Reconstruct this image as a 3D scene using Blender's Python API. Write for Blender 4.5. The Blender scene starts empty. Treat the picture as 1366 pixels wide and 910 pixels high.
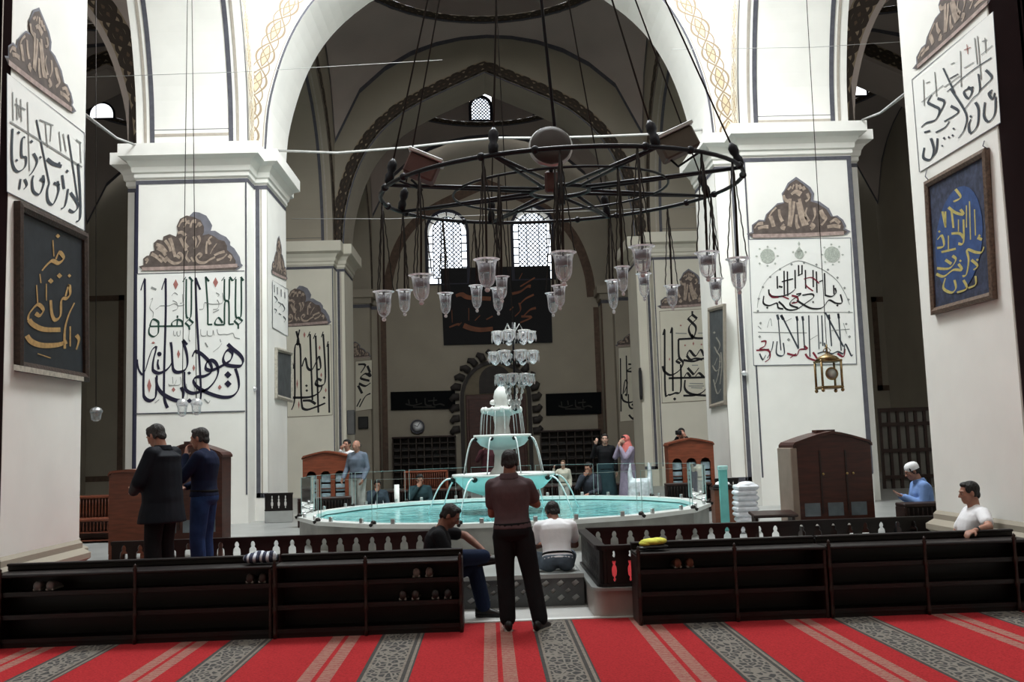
import bpy, bmesh, math, random
from mathutils import Vector, Matrix
from mathutils.geometry import tessellate_polygon
PI=math.pi; R=math.radians
sc=bpy.context.scene; COL=sc.collection
rnd=random.Random(7)
# ------------------------------------------------------------------ camera
F_PX=1300.0; RHO=.032; CAM=Vector((-0.27,0.0,1.75))
_u,_v=651-683,455-596
_u0=_u*math.cos(RHO)+_v*math.sin(RHO); _v0=-_u*math.sin(RHO)+_v*math.cos(RHO)
TH=math.atan(-_v0/F_PX); PSI=math.atan(-_u0*math.cos(TH)/F_PX)
CM=Matrix.Rotation(-PSI,3,'Z')@Matrix.Rotation(PI/2+TH,3,'X')@Matrix.Rotation(-RHO,3,'Z')
cd=bpy.data.cameras.new('camera'); cam=bpy.data.objects.new('camera',cd); COL.objects.link(cam)
cd.sensor_width=36; cd.sensor_fit='HORIZONTAL'; cd.lens=F_PX*36/1366; cd.clip_end=300; cd.clip_start=.05
cam.matrix_world=Matrix.Translation(CAM)@CM.to_4x4(); sc.camera=cam
def at(x,y,X=None,Y=None,Z=None):
    """a photo measurement brought onto a known plane of the building"""
    d=CM@Vector((x-683,455-y,-F_PX))
    t=(Y-CAM.y)/d.y if Y is not None else (X-CAM.x)/d.x if X is not None else (Z-CAM.z)/d.z
    return CAM+d*t
# ------------------------------------------------------------------ materials
MATS={}
def nodes(m):
    m.use_nodes=True; return m.node_tree.nodes,m.node_tree.links
def mat(name,col,rough=.6,metal=0.0,var=.12,scale=6.0,bump=0.0,col2=None,spec=None,detail=4,stretch=None):
    if name in MATS: return MATS[name]
    m=bpy.data.materials.new(name); N,L=nodes(m); b=N['Principled BSDF']
    b.inputs['Roughness'].default_value=rough; b.inputs['Metallic'].default_value=metal
    if spec is not None: b.inputs['Specular IOR Level'].default_value=spec
    tc=N.new('ShaderNodeTexCoord'); nz=N.new('ShaderNodeTexNoise'); nz.inputs['Scale'].default_value=scale; nz.inputs['Detail'].default_value=detail
    if stretch:
        mp=N.new('ShaderNodeMapping'); mp.inputs['Scale'].default_value=stretch
        L.new(tc.outputs['Object'],mp.inputs['Vector']); L.new(mp.outputs['Vector'],nz.inputs['Vector'])
    else: L.new(tc.outputs['Object'],nz.inputs['Vector'])
    cr=N.new('ShaderNodeValToRGB')
    c2=col2 or tuple(c*(1-var) for c in col)
    c1=col if col2 else tuple(min(1,c*(1+var*.5)) for c in col)
    cr.color_ramp.elements[0].position=.3; cr.color_ramp.elements[1].position=.7
    cr.color_ramp.elements[0].color=(*c2,1); cr.color_ramp.elements[1].color=(*c1,1)
    L.new(nz.outputs['Fac'],cr.inputs['Fac']); L.new(cr.outputs['Color'],b.inputs['Base Color'])
    if bump:
        bp=N.new('ShaderNodeBump'); bp.inputs['Strength'].default_value=bump; bp.inputs['Distance'].default_value=.02
        L.new(nz.outputs['Fac'],bp.inputs['Height']); L.new(bp.outputs['Normal'],b.inputs['Normal'])
    MATS[name]=m; return m
def glass(name,tint,rough=.05,clear=.75,spec_col=(1,1,1)):
    if name in MATS: return MATS[name]
    m=bpy.data.materials.new(name); N,L=nodes(m); N.remove(N['Principled BSDF'])
    tr=N.new('ShaderNodeBsdfTransparent'); tr.inputs['Color'].default_value=(*tint,1)
    gl=N.new('ShaderNodeBsdfGlossy'); gl.inputs['Roughness'].default_value=rough; gl.inputs['Color'].default_value=(*spec_col,1)
    lw=N.new('ShaderNodeLayerWeight'); lw.inputs['Blend'].default_value=1-clear
    mx=N.new('ShaderNodeMixShader'); L.new(lw.outputs['Fresnel'],mx.inputs['Fac']); L.new(tr.outputs[0],mx.inputs[1]); L.new(gl.outputs[0],mx.inputs[2])
    L.new(mx.outputs[0],N['Material Output'].inputs['Surface']); MATS[name]=m; return m
def frosted(name,col,trans=.6,rough=.12,clear=0.0):
    """cut glass: lets light from behind through, with a gloss on top"""
    m=bpy.data.materials.new(name); N,L=nodes(m); N.remove(N['Principled BSDF'])
    tl=N.new('ShaderNodeBsdfTranslucent'); tl.inputs['Color'].default_value=(*col,1); df=N.new('ShaderNodeBsdfDiffuse'); df.inputs['Color'].default_value=(*col,1)
    a=N.new('ShaderNodeMixShader'); a.inputs[0].default_value=trans; L.new(df.outputs[0],a.inputs[1]); L.new(tl.outputs[0],a.inputs[2])
    gl=N.new('ShaderNodeBsdfGlossy'); gl.inputs['Roughness'].default_value=rough
    nz=N.new('ShaderNodeTexNoise'); nz.inputs['Scale'].default_value=22; tc=N.new('ShaderNodeTexCoord'); L.new(tc.outputs['Object'],nz.inputs[0]); mp=N.new('ShaderNodeMapRange'); mp.inputs[1].default_value=.35; mp.inputs[2].default_value=.65; mp.inputs[3].default_value=.1; mp.inputs[4].default_value=.45; L.new(nz.outputs[0],mp.inputs[0])
    b=N.new('ShaderNodeMixShader'); L.new(mp.outputs[0],b.inputs[0]); L.new(a.outputs[0],b.inputs[1]); L.new(gl.outputs[0],b.inputs[2]); out=b
    if clear>0:
        tr=N.new('ShaderNodeBsdfTransparent'); lw=N.new('ShaderNodeLayerWeight'); lw.inputs['Blend'].default_value=.35
        m2=N.new('ShaderNodeMapRange'); m2.inputs[3].default_value=1-clear; m2.inputs[4].default_value=1.0; L.new(lw.outputs['Facing'],m2.inputs[0])
        c=N.new('ShaderNodeMixShader'); L.new(m2.outputs[0],c.inputs[0]); L.new(tr.outputs[0],c.inputs[1]); L.new(b.outputs[0],c.inputs[2]); out=c
    L.new(out.outputs[0],N['Material Output'].inputs['Surface']); MATS[name]=m; return m
# ------------------------------------------------------------------ mesh builder
class MB:
    def __init__(s): s.v=[]; s.f=[]; s.mi=[]; s.uv={}; s.sm=[]
    def add(s,vs,fs,mi=0,smooth=False,uvs=None):
        o=len(s.v); s.v+= [tuple(p) for p in vs]
        for k,f in enumerate(fs):
            s.f.append(tuple(i+o for i in f)); s.mi.append(mi); s.sm.append(smooth)
            if uvs: s.uv[len(s.f)-1]=[uvs[i] for i in f]
        return s
    def box(s,x0,x1,y0,y1,z0,z1,mi=0,M=None):
        vs=[(x,y,z) for z in (z0,z1) for y in (y0,y1) for x in (x0,x1)]
        if M is not None: vs=[M@Vector(p) for p in vs]
        return s.add(vs,[(0,2,3,1),(4,5,7,6),(0,1,5,4),(2,6,7,3),(0,4,6,2),(1,3,7,5)],mi)
    def bbox(s,x0,x1,y0,y1,z0,z1,b=.01,mi=0,M=None):
        """box with chamfered edges"""
        b=min(b,(x1-x0)*.45,(y1-y0)*.45,(z1-z0)*.45)
        vs=[]; ring=lambda X0,X1,Y0,Y1,c,z:[(X0+c,Y0,z),(X1-c,Y0,z),(X1,Y0+c,z),(X1,Y1-c,z),(X1-c,Y1,z),(X0+c,Y1,z),(X0,Y1-c,z),(X0,Y0+c,z)]
        vs+=ring(x0+b,x1-b,y0+b,y1-b,b*.3,z0)+ring(x0,x1,y0,y1,b,z0+b)+ring(x0,x1,y0,y1,b,z1-b)+ring(x0+b,x1-b,y0+b,y1-b,b*.3,z1)
        if M is not None: vs=[M@Vector(p) for p in vs]
        fs=[tuple(range(7,-1,-1)),tuple(range(24,32))]
        for k in range(3):
            for i in range(8): j=(i+1)%8; fs.append((k*8+i,k*8+j,k*8+8+j,k*8+8+i))
        return s.add(vs,fs,mi)
    def tube(s,pts,r,n=8,mi=0,cap=True,closed=False,smooth=True):
        pts=[Vector(p) for p in pts]; m=len(pts); rr=r if isinstance(r,(list,tuple)) else [r]*m
        vs=[]; fs=[]; up=None
        for i,p in enumerate(pts):
            if closed: t=pts[(i+1)%m]-pts[i-1]
            else: t=pts[min(i+1,m-1)]-pts[max(i-1,0)]
            t.normalize()
            if up is None: up=Vector((0,0,1)) if abs(t.z)<.9 else Vector((1,0,0))
            a=t.cross(up)
            if a.length<1e-4: a=t.cross(Vector((0,1,.3)))
            a.normalize(); b=a.cross(t); up=b
            for k in range(n):
                an=2*PI*k/n; vs.append(p+(a*math.cos(an)+b*math.sin(an))*rr[i])
        for i in range(m if closed else m-1):
            j=(i+1)%m
            for k in range(n): l=(k+1)%n; fs.append((i*n+k,i*n+l,j*n+l,j*n+k))
        if cap and not closed: fs.append(tuple(range(n-1,-1,-1))); fs.append(tuple(range((m-1)*n,m*n)))
        return s.add(vs,fs,mi,smooth)
    def lathe(s,prof,n=24,c=(0,0,0),mi=0,smooth=True,M=None,a0=0,a1=2*PI,sx=1,sy=1,cap=True):
        full=abs(a1-a0-2*PI)<1e-6; q=n if full else n+1
        vs=[]; fs=[]
        for r,z in prof:
            for k in range(q):
                a=a0+(a1-a0)*k/n; p=Vector((c[0]+r*math.cos(a)*sx,c[1]+r*math.sin(a)*sy,c[2]+z)); vs.append(M@p if M is not None else p)
        for i in range(len(prof)-1):
            for k in range(n):
                l=(k+1)%q
                fs.append((i*q+k,i*q+l,(i+1)*q+l,(i+1)*q+k))
        s.add(vs,fs,mi,smooth)
        o=len(s.v)-len(vs)
        if full and cap:
            if prof[0][0]>1e-4: s.f.append(tuple(o+k for k in range(q-1,-1,-1))); s.mi.append(mi); s.sm.append(False)
            if prof[-1][0]>1e-4: s.f.append(tuple(o+(len(prof)-1)*q+k for k in range(q))); s.mi.append(mi); s.sm.append(False)
        return s
    def ball(s,c,rx,ry=None,rz=None,n=12,mi=0,M=None):
        ry=ry or rx; rz=rz or rx; vs=[]; fs=[]; m=n//2+1
        for i in range(m+1):
            t=PI*i/m
            for k in range(n):
                a=2*PI*k/n; q=Vector((rx*math.sin(t)*math.cos(a),ry*math.sin(t)*math.sin(a),rz*math.cos(t)))
                vs.append(Vector(c)+(M@q if M is not None else q))
        for i in range(m):
            for k in range(n): l=(k+1)%n; fs.append((i*n+k,(i+1)*n+k,(i+1)*n+l,i*n+l))
        return s.add(vs,fs,mi,True)
    def prism(s,poly,f,d,mi=0,holes=(),smooth_side=False):
        """poly: list of 2D points, f maps (u,v,w)->3D, extruded w from d[0] to d[1]"""
        loops=[list(poly)]+[list(h) for h in holes]
        flat=[p for l in loops for p in l]; n=len(flat)
        tri=tessellate_polygon([[Vector((p[0],p[1],0)) for p in l] for l in loops]) if holes else None
        vs=[f(p[0],p[1],d[0]) for p in flat]+[f(p[0],p[1],d[1]) for p in flat]
        fs=[]
        if tri:
            for t in tri: fs.append(tuple(t)); fs.append(tuple(i+n for i in reversed(t)))
        else: fs+= [tuple(range(n-1,-1,-1)),tuple(range(n,2*n))]
        s.add(vs,fs,mi)
        o=len(s.v)-2*n; b=0
        for l in loops:
            k=len(l)
            for i in range(k):
                j=(i+1)%k; s.f.append((o+b+i,o+b+j,o+n+b+j,o+n+b+i)); s.mi.append(mi); s.sm.append(smooth_side)
            b+=k
        return s
    def strip(s,a,b,mi=0,uv=None,smooth=False):
        """quads between two polylines"""
        n=len(a); vs=list(a)+list(b); fs=[(i,i+1,n+i+1,n+i) for i in range(n-1)]
        uvs=None
        if uv:
            L=0; us=[0]
            for i in range(1,n): L+=(Vector(a[i])-Vector(a[i-1])).length; us.append(L)
            uvs=[(q/uv,0) for q in us]+[(q/uv,1) for q in us]
        return s.add(vs,fs,mi,smooth,uvs)
    def merge(s,o,mi=None):
        n=len(s.f); k=len(s.v); s.v+=o.v
        for i,f in enumerate(o.f):
            s.f.append(tuple(q+k for q in f)); s.mi.append(o.mi[i] if mi is None else mi); s.sm.append(o.sm[i])
            if i in o.uv: s.uv[n+i]=o.uv[i]
        return s
    def xf(s,M):
        s.v=[tuple(M@Vector(p)) for p in s.v]; return s
    def mesh(s,name):
        me=bpy.data.meshes.new(name); me.from_pydata(s.v,[],s.f); me.update()
        me.polygons.foreach_set('material_index',s.mi); me.polygons.foreach_set('use_smooth',s.sm)
        if s.uv:
            ul=me.uv_layers.new(name='uv')
            for i,p in enumerate(me.polygons):
                if i in s.uv:
                    for li,c in zip(p.loop_indices,s.uv[i]): ul.data[li].uv=c
        return me
    def build(s,name,mats,parent=None,fix=True):
        me=s.mesh(name)
        if fix:
            bm=bmesh.new(); bm.from_mesh(me); bmesh.ops.recalc_face_normals(bm,faces=bm.faces); bm.to_mesh(me); bm.free()
        for m in (mats if isinstance(mats,(list,tuple)) else [mats]): me.materials.append(m)
        o=bpy.data.objects.new(name,me); COL.objects.link(o)
        if parent is not None:
            o.parent=parent
        return o
def tag(o,label=None,cat=None,group=None,kind=None):
    if label: o['label']=label
    if cat: o['category']=cat
    if group: o['group']=group
    if kind: o['kind']=kind
    return o
def thing(name,label,cat,loc=(0,0,0),rz=0,group=None):
    o=bpy.data.objects.new(name,None); COL.objects.link(o); o.empty_display_size=.1
    o.location=loc; o.rotation_euler=(0,0,rz); return tag(o,label,cat,group)
def put(mb,name,mats,parent):
    """build world-space geometry as a child of a placed Empty"""
    Mx=Matrix.Translation(parent.location)@parent.rotation_euler.to_matrix().to_4x4()
    p=parent.parent
    while p is not None:
        Mx=(Matrix.Translation(p.location)@p.rotation_euler.to_matrix().to_4x4())@Mx; p=p.parent
    mb.xf(Mx.inverted()); return mb.build(name,mats,parent)
def copy_tree(o,parent=None):
    c=o.copy(); COL.objects.link(c)
    if parent is not None: c.parent=parent
    for ch in list(o.children): copy_tree(ch,c)
    return c
def catmull(pts,n=6):
    out=[]; m=len(pts)
    if m<3: return [Vector(p) for p in pts]
    P=[Vector(p) for p in pts]
    for i in range(m-1):
        p0,p1,p2,p3=P[max(i-1,0)],P[i],P[i+1],P[min(i+2,m-1)]
        for k in range(n):
            t=k/n; out.append(.5*((2*p1)+(p2-p0)*t+(2*p0-5*p1+4*p2-p3)*t*t+(3*p1-p0-3*p2+p3)*t**3))
    out.append(P[-1]); return out
# ------------------------------------------------------------------ surfaces
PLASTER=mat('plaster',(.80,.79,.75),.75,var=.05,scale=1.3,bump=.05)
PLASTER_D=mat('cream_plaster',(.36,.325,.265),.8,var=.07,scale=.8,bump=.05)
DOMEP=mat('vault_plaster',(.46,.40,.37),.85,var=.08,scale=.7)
LINE=mat('grey_paint_line',(.10,.10,.12),.7,var=.2,scale=9)
LINEB=mat('brown_paint_line',(.13,.085,.06),.75,var=.3,scale=5)
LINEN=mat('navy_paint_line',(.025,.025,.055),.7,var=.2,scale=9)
TAUPE=mat('taupe_paint_line',(.42,.38,.33),.75,var=.1,scale=9)
MARBLE=mat('grey_marble',(.36,.37,.36),.3,var=.18,scale=2.2,detail=8)
MARBLE_D=mat('dark_marble',(.20,.20,.20),.35,var=.3,scale=3,detail=8)
WOOD=mat('dark_walnut',(.028,.010,.007),.38,var=.45,scale=5,stretch=(1,1,9))
WOOD_H=mat('dark_walnut_boards',(.008,.0035,.003),.42,var=.45,scale=5,stretch=(1,9,9))
WOOD_R=mat('red_brown_wood',(.16,.045,.022),.35,var=.35,scale=4,stretch=(1,1,7))
def band_mat(name,ground,dark,gold,sharp=.07):
    m=bpy.data.materials.new(name); N,L=nodes(m); b=N['Principled BSDF']; b.inputs['Roughness'].default_value=.75
    uv=N.new('ShaderNodeUVMap'); sp=N.new('ShaderNodeSeparateXYZ'); L.new(uv.outputs[0],sp.inputs[0])
    def math_(op,a,c=None,d=None):
        n=N.new('ShaderNodeMath'); n.operation=op
        for k,q in enumerate((a,c,d)):
            if q is None: continue
            if isinstance(q,(int,float)): n.inputs[k].default_value=q
            else: L.new(q,n.inputs[k])
        return n.outputs[0]
    u,v=sp.outputs[0],sp.outputs[1]
    w=math_('ABSOLUTE',math_('SUBTRACT',v,.5))
    s=math_('ABSOLUTE',math_('SINE',math_('MULTIPLY',u,PI)))
    c=math_('ABSOLUTE',math_('COSINE',math_('MULTIPLY',u,PI)))
    oval=math_('SUBTRACT',w,math_('MULTIPLY',s,.40))           # edge of the chained ovals
    l1=math_('LESS_THAN',math_('ABSOLUTE',oval),sharp)
    in2=math_('SUBTRACT',w,math_('SUBTRACT',math_('MULTIPLY',s,.26),.08))
    l2=math_('LESS_THAN',math_('ABSOLUTE',in2),sharp*.6)
    leaf=math_('LESS_THAN',math_('ABSOLUTE',math_('SUBTRACT',w,math_('MULTIPLY',c,.36))),sharp*.6)
    ln=math_('MAXIMUM',math_('MAXIMUM',l1,l2),leaf)
    fill=math_('LESS_THAN',in2,0)
    mx=N.new('ShaderNodeMix'); mx.data_type='RGBA'; mx.inputs['A'].default_value=(*ground,1); mx.inputs['B'].default_value=(*gold,1); L.new(fill,mx.inputs['Factor'])
    m2=N.new('ShaderNodeMix'); m2.data_type='RGBA'; L.new(mx.outputs['Result'],m2.inputs['A']); m2.inputs['B'].default_value=(*dark,1); L.new(ln,m2.inputs['Factor'])
    L.new(m2.outputs['Result'],b.inputs['Base Color']); MATS[name]=m; return m
BAND=band_mat('gilded_scroll_band',(.66,.62,.53),(.27,.21,.15),(.52,.44,.31),.05)
BAND_D=band_mat('brown_scroll_band',(.30,.24,.17),(.045,.032,.022),(.12,.08,.05),.13)
def carpet_mats():
    red=mat('red_carpet',(.36,.030,.034),.95,var=.28,scale=60,detail=6,spec=.1,bump=.3)
    dk=bpy.data.materials.new('grey_patterned_carpet'); N,L=nodes(dk); b=N['Principled BSDF']; b.inputs['Roughness'].default_value=.95
    tc=N.new('ShaderNodeTexCoord'); mp=N.new('ShaderNodeMapping'); mp.inputs['Scale'].default_value=(1,.55,1); L.new(tc.outputs['Object'],mp.inputs[0])
    vo=N.new('ShaderNodeTexVoronoi'); vo.feature='DISTANCE_TO_EDGE'; vo.inputs['Scale'].default_value=17; L.new(mp.outputs[0],vo.inputs['Vector'])
    cr=N.new('ShaderNodeValToRGB'); cr.color_ramp.elements[0].position=.09; cr.color_ramp.elements[1].position=.16
    cr.color_ramp.elements[0].color=(.19,.17,.145,1); cr.color_ramp.elements[1].color=(.035,.034,.034,1); e=cr.color_ramp.elements.new(.34); e.color=(.05,.045,.045,1); e=cr.color_ramp.elements.new(.42); e.color=(.20,.175,.145,1)
    L.new(vo.outputs[0],cr.inputs[0]); L.new(cr.outputs[0],b.inputs['Base Color'])
    bg=bpy.data.materials.new('beige_chain_carpet'); N,L=nodes(bg); b=N['Principled BSDF']; b.inputs['Roughness'].default_value=.95
    tc=N.new('ShaderNodeTexCoord'); wv=N.new('ShaderNodeTexWave'); wv.bands_direction='Y'; wv.inputs['Scale'].default_value=7; wv.inputs['Distortion'].default_value=3; wv.inputs['Detail Scale'].default_value=5
    L.new(tc.outputs['Object'],wv.inputs[0]); cr=N.new('ShaderNodeValToRGB'); cr.color_ramp.elements[0].color=(.24,.045,.042,1); cr.color_ramp.elements[1].color=(.30,.17,.13,1); cr.color_ramp.elements[0].position=.25; cr.color_ramp.elements[1].position=.5
    L.new(wv.outputs[1],cr.inputs[0]); L.new(cr.outputs[0],b.inputs['Base Color'])
    ed=mat('dark_carpet_edge',(.05,.045,.042),.95,var=.3,scale=40); li=mat('pale_carpet_edge',(.20,.17,.14),.95,var=.3,scale=40)
    return [red,dk,bg,ed,li]
# ------------------------------------------------------------------ arch profile (four-centred)
PROF=[(1,0),(.985,.19),(.942,.368),(.885,.52),(.805,.658),(.70,.775),(.579,.872),(.42,.955),(.25,1.03),(.12,1.085),(0,1.137)]
def arch_curve(half,k=1.0,n=3):
    """(s,h) from left springing over the crown to the right springing"""
    P=catmull([(x,y,0) for x,y in PROF[:7]],n)[:-1]+catmull([(x,y,0) for x,y in PROF[6:]],n)
    r=[(p.x*half,p.y*half*k) for p in P]
    return [(-x,y) for x,y in r]+[(x,y) for x,y in reversed(r[:-1])]
def offset_curve(c,d):
    out=[]
    n=len(c)
    for i,(x,y) in enumerate(c):
        a=c[max(i-1,0)]; b=c[min(i+1,n-1)]
        tx,ty=b[0]-a[0],b[1]-a[1]; l=math.hypot(tx,ty)
        out.append((x-ty/l*d,y+tx/l*d))
    return out
PLATE_TOP=17.0
n_arch=[0]
def arch(axis,c,a0,a1,w0,w1,zs,k=1.0,band=None,bandw=(.14,.66),faces=(0,1),mats=None,soffit_frame=False,edge=True,ext=0):
    """wall plate pierced by an arch. axis 'x': spans X a0..a1 with depth Y w0..w1;  axis 'y': spans Y, width X w0..w1"""
    half=(a1-a0)/2; mid=(a0+a1)/2; cu=arch_curve(half,k)
    f=(lambda s,z,w:(s,w,z)) if axis=='x' else (lambda s,z,w:(w,s,z))
    lo=zs; e0,e1=a0-ext,a1+ext
    poly=[(e0,lo)]+[(mid+s,lo+h) for s,h in cu]+[(e1,lo),(e1,PLATE_TOP),(e0,PLATE_TOP)]
    if ext==0: poly=[(mid+s,lo+h) for s,h in cu]+[(e1,PLATE_TOP),(e0,PLATE_TOP)]
    n_arch[0]+=1
    o=MB().prism(poly,f,(w0,w1),smooth_side=False).build('trim_arch_%d'%n_arch[0],mats or PLASTER); tag(o,kind='structure')
    for side in faces:
        w=(w0-.012) if side==0 else (w1+.012)
        def line(d0,d1,name,m,uv=None):
            A=[f(mid+s,lo+max(h,.0),w) for s,h in offset_curve(cu,d0)]; B=[f(mid+s,lo+max(h,.0),w) for s,h in offset_curve(cu,d1)]
            MB().strip(A,B,uv=uv).build(name,m,o,fix=False)
        if band: line(bandw[0],bandw[1],'painted_band',band,uv=.62)
        if edge: line(.0,.05,'painted_line',LINE); line(.07,.10,'painted_line',TAUPE)
    if soffit_frame:
        ins=.30; wa,wb=w0+ins,w1-ins
        cs=offset_curve(cu,-.012)
        def sstrip(x0,x1,m):
            A=[f(mid+s,lo+h,x0) for s,h in cs]; B=[f(mid+s,lo+h,x1) for s,h in cs]; MB().strip(A,B).build('painted_line',m,o,fix=False)
        sstrip(wa,wa+.10,LINE); sstrip(wb-.10,wb,LINE); sstrip(wa-.13,wa-.07,TAUPE); sstrip(wb+.07,wb+.13,TAUPE)
        for sgn in (0,1):
            for d0,d1,m in ((.30,.40,LINE),(.16,.22,TAUPE)):
                if sgn==0: q=[(s,h) for s,h in cs[:4]]
                s0=cs[0][0]+.004 if sgn==0 else cs[-1][0]-.004
                MB().add([f(mid+s0,lo+d0,wa),f(mid+s0,lo+d0,wb),f(mid+s0,lo+d1,wb),f(mid+s0,lo+d1,wa)],[(0,1,2,3)]).build('painted_line',m,o,fix=False)
    return o
def pend(name,x0,x1,y0,y1,zc=12.6,zm=16.35,zr=16.75,r=None,m=None,drum=True,windows=(),open_top=False):
    """pendentives, rim, drum and dome of one bay"""
    cx,cy=(x0+x1)/2,(y0+y1)/2; hx,hy=(x1-x0)/2,(y1-y0)/2; r=r or min(hx,hy)*.93
    sides=[((x0,y0),(x1,y0),-135),((x1,y0),(x1,y1),-45),((x1,y1),(x0,y1),45),((x0,y1),(x0,y0),135)]
    base=[];top=[]
    for p,q,a in sides:
        for k in range(12):
            t=k/12; s=2*t-1
            h=1-abs(s)**2.0; h=h**.62 if h>0 else 0
            base.append(Vector((p[0]+(q[0]-p[0])*t,p[1]+(q[1]-p[1])*t,zc+(zm-zc)*h)))
            an=R(a+90*t); top.append(Vector((cx+r*math.cos(an),cy+r*math.sin(an),zr)))
    n=len(base); rows=7; V=[];Fc=[]
    for j in range(rows+1):
        t=j/rows
        for i in range(n):
            b,e=base[i],top[i]; c=Vector((b.x*.93+e.x*.07,b.y*.93+e.y*.07,b.z+.6*(e.z-b.z)))
            V.append(b*(1-t)**2+c*2*t*(1-t)+e*t*t)
    for j in range(rows):
        for i in range(n): l=(i+1)%n; Fc.append((j*n+i,j*n+l,(j+1)*n+l,(j+1)*n+i))
    o=MB().add(V,Fc,0,True).build(name,m or DOMEP); tag(o,kind='structure')
    # painted line along the foot of the pendentives
    ctr=Vector((cx,cy,0))
    def inn(p,d,dz): 
        q=Vector((max(x0+d,min(x1-d,p.x)),max(y0+d,min(y1-d,p.y)),p.z+dz)); return q
    A=[inn(p,.03,-.02) for p in base]; B=[inn(p,.03,.16) for p in base]
    mb=MB()
    for s in range(4):
        ids=[(s*12+k)%n for k in range(13)]; mb.strip([A[i] for i in ids],[B[i] for i in ids])
    mb.build('painted_line',LINE,o,fix=False)
    # ornament ring under the rim and ring line
    ring=[(r-.02,zr-.02),(r-.06,zr-.05),(r-.10,zr-.02),(r-.08,zr+.05),(r,zr+.06)]
    MB().lathe([(a,b) for a,b in ring],64,(cx,cy,0),cap=False).build('rim_moulding',LINE,o)
    # flat painted ring on the underside
    ptsA=[];ptsB=[];
    for k in range(65):
        a=2*PI*k/64; ptsA.append((cx+(r+.0)*math.cos(a),cy+(r)*math.sin(a),zr-.03)); ptsB.append((cx+(r-.3)*math.cos(a),cy+(r-.3)*math.sin(a),zr+.12))
    MB().strip(ptsA,ptsB,uv=.7).build('painted_band',BAND_D,o,fix=False)
    if drum:
        rr=r-.3; seg=48; zz=[zr+.12,zr+.16,zr+1.5]; mb=MB(); vs=[]; 
        prof=[(rr,zz[0]),(rr,zz[1]),(rr,zz[2])]
        for k in range(1,9): a=PI/2*k/8; prof.append((rr*math.cos(a)+.001,zz[2]+rr*.8*math.sin(a)))
        for q,(a_,z) in enumerate(prof):
            for k in range(seg): an=2*PI*(k-.5)/seg; vs.append((cx+a_*math.cos(an),cy+a_*math.sin(an),z))
        fs=[]
        for q in range(len(prof)-1):
            if open_top and q>=1: break
            for k in range(seg):
                if q==1 and any(((k-w)%seg) in (0,1) for w in windows): continue
                l=(k+1)%seg; fs.append((q*seg+k,q*seg+l,(q+1)*seg+l,(q+1)*seg+k))
        mb.add(vs,fs,0,True); mb.build('drum_and_dome',m or DOMEP,o)
        for w in windows:
            an=2*PI*(w+.5)/seg; Mw=Matrix.Translation((cx,cy,0))@Matrix.Rotation(an-PI/2,4,'Z')
            window('dome',.85,1.05,Mw@Matrix.Translation((0,rr+.02,zz[1])),.08,lattice=.16)
    return o
def arched(w,h,n=10,k=1.0):
    """closed 2D outline of an arched opening, width w, total height h"""
    r=w/2; out=[(-r,0),(r,0),(r,h-r*k)]
    for i in range(1,n): a=PI*i/n; out.append((r*math.cos(a),h-r*k+r*k*math.sin(a)))
    out.append((-r,h-r*k)); return out
FRAMED=mat('dark_window_frame',(.012,.012,.03),.6); 
PANE=glass('window_glass',(.95,.97,1),.05,.9)
n_win=[0]
def window(kind,w,h,Mw,t=.1,lattice=.2,border=0):
    n_win[0]+=1
    f=lambda u,v,d:Mw@Vector((u,d,v))
    o=MB().prism(arched(w+.28,h+.2),f,(-t,.02),holes=[[(a,b+.06) for a,b in arched(w,h)]]).build('window_%d'%n_win[0],FRAMED); tag(o,kind='structure')
    bars=MB(); ins=lambda u,v: (abs(u)<w/2 and 0<v<h-w/2) or (v>=h-w/2 and math.hypot(u,v-(h-w/2))<w/2)
    b=border
    def seg(p,q,th):
        d=Vector((q[0]-p[0],q[1]-p[1])); l=d.length
        if l<.02: return
        d/=l; nx,ny=-d.y*th,d.x*th
        bars.prism([(p[0]+nx,p[1]+ny),(p[0]-nx,p[1]-ny),(q[0]-nx,q[1]-ny),(q[0]+nx,q[1]+ny)],lambda u,v,dd:f(u,v+.06,dd),(-.04,-.02))
    iw=w-2*b; ih=h-b
    if border:
        inner=arched(iw,ih-b); inner=[(u,v+b) for u,v in inner]
        for i in range(len(inner)): seg(inner[i],inner[(i+1)%len(inner)],.022)
        k=int(h/.42)
        for i in range(1,k+1):
            z=i*h/(k+1)
            if z<h-w/2+.1:
                seg((-w/2,z),(-iw/2,z),.028); seg((iw/2,z),(w/2,z),.028)
        for i in range(1,6):
            a=PI*i/6; seg((iw/2*math.cos(a),h-w/2+iw/2*math.sin(a)),(w/2*math.cos(a),h-w/2+w/2*math.sin(a)),.028)
        for i in range(1,4): x=-w/2+i*w/4; seg((x,0),(x,b),.028)
        for sx in (-.22,.22): seg((sx*iw,b),(sx*iw,h-b*1.3),.018)
    inside2=lambda u,v: (abs(u)<iw/2 and b<v<h-w/2) or (v>=h-w/2 and math.hypot(u,v-(h-w/2))<iw/2)
    step=lattice
    for sgn in (1,-1):
        k=-int((w+h)/step)-2
        while k<(w+h)/step+2:
            run=None; m=160
            for i in range(m+1):
                u=-w/2+w*i/m; v=sgn*u+k*step
                if inside2(u,v):
                    if run is None: run=(u,v)
                    last=(u,v)
                elif run is not None: seg(run,last,.021); run=None
            if run is not None: seg(run,last,.021)
            k+=1
    bars.build('lattice',FRAMED,o)
    MB().prism([(u*.999,v+.06) for u,v in arched(w,h)],f,(-.012,-.006)).build('pane',PANE,o)
    return o
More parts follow.
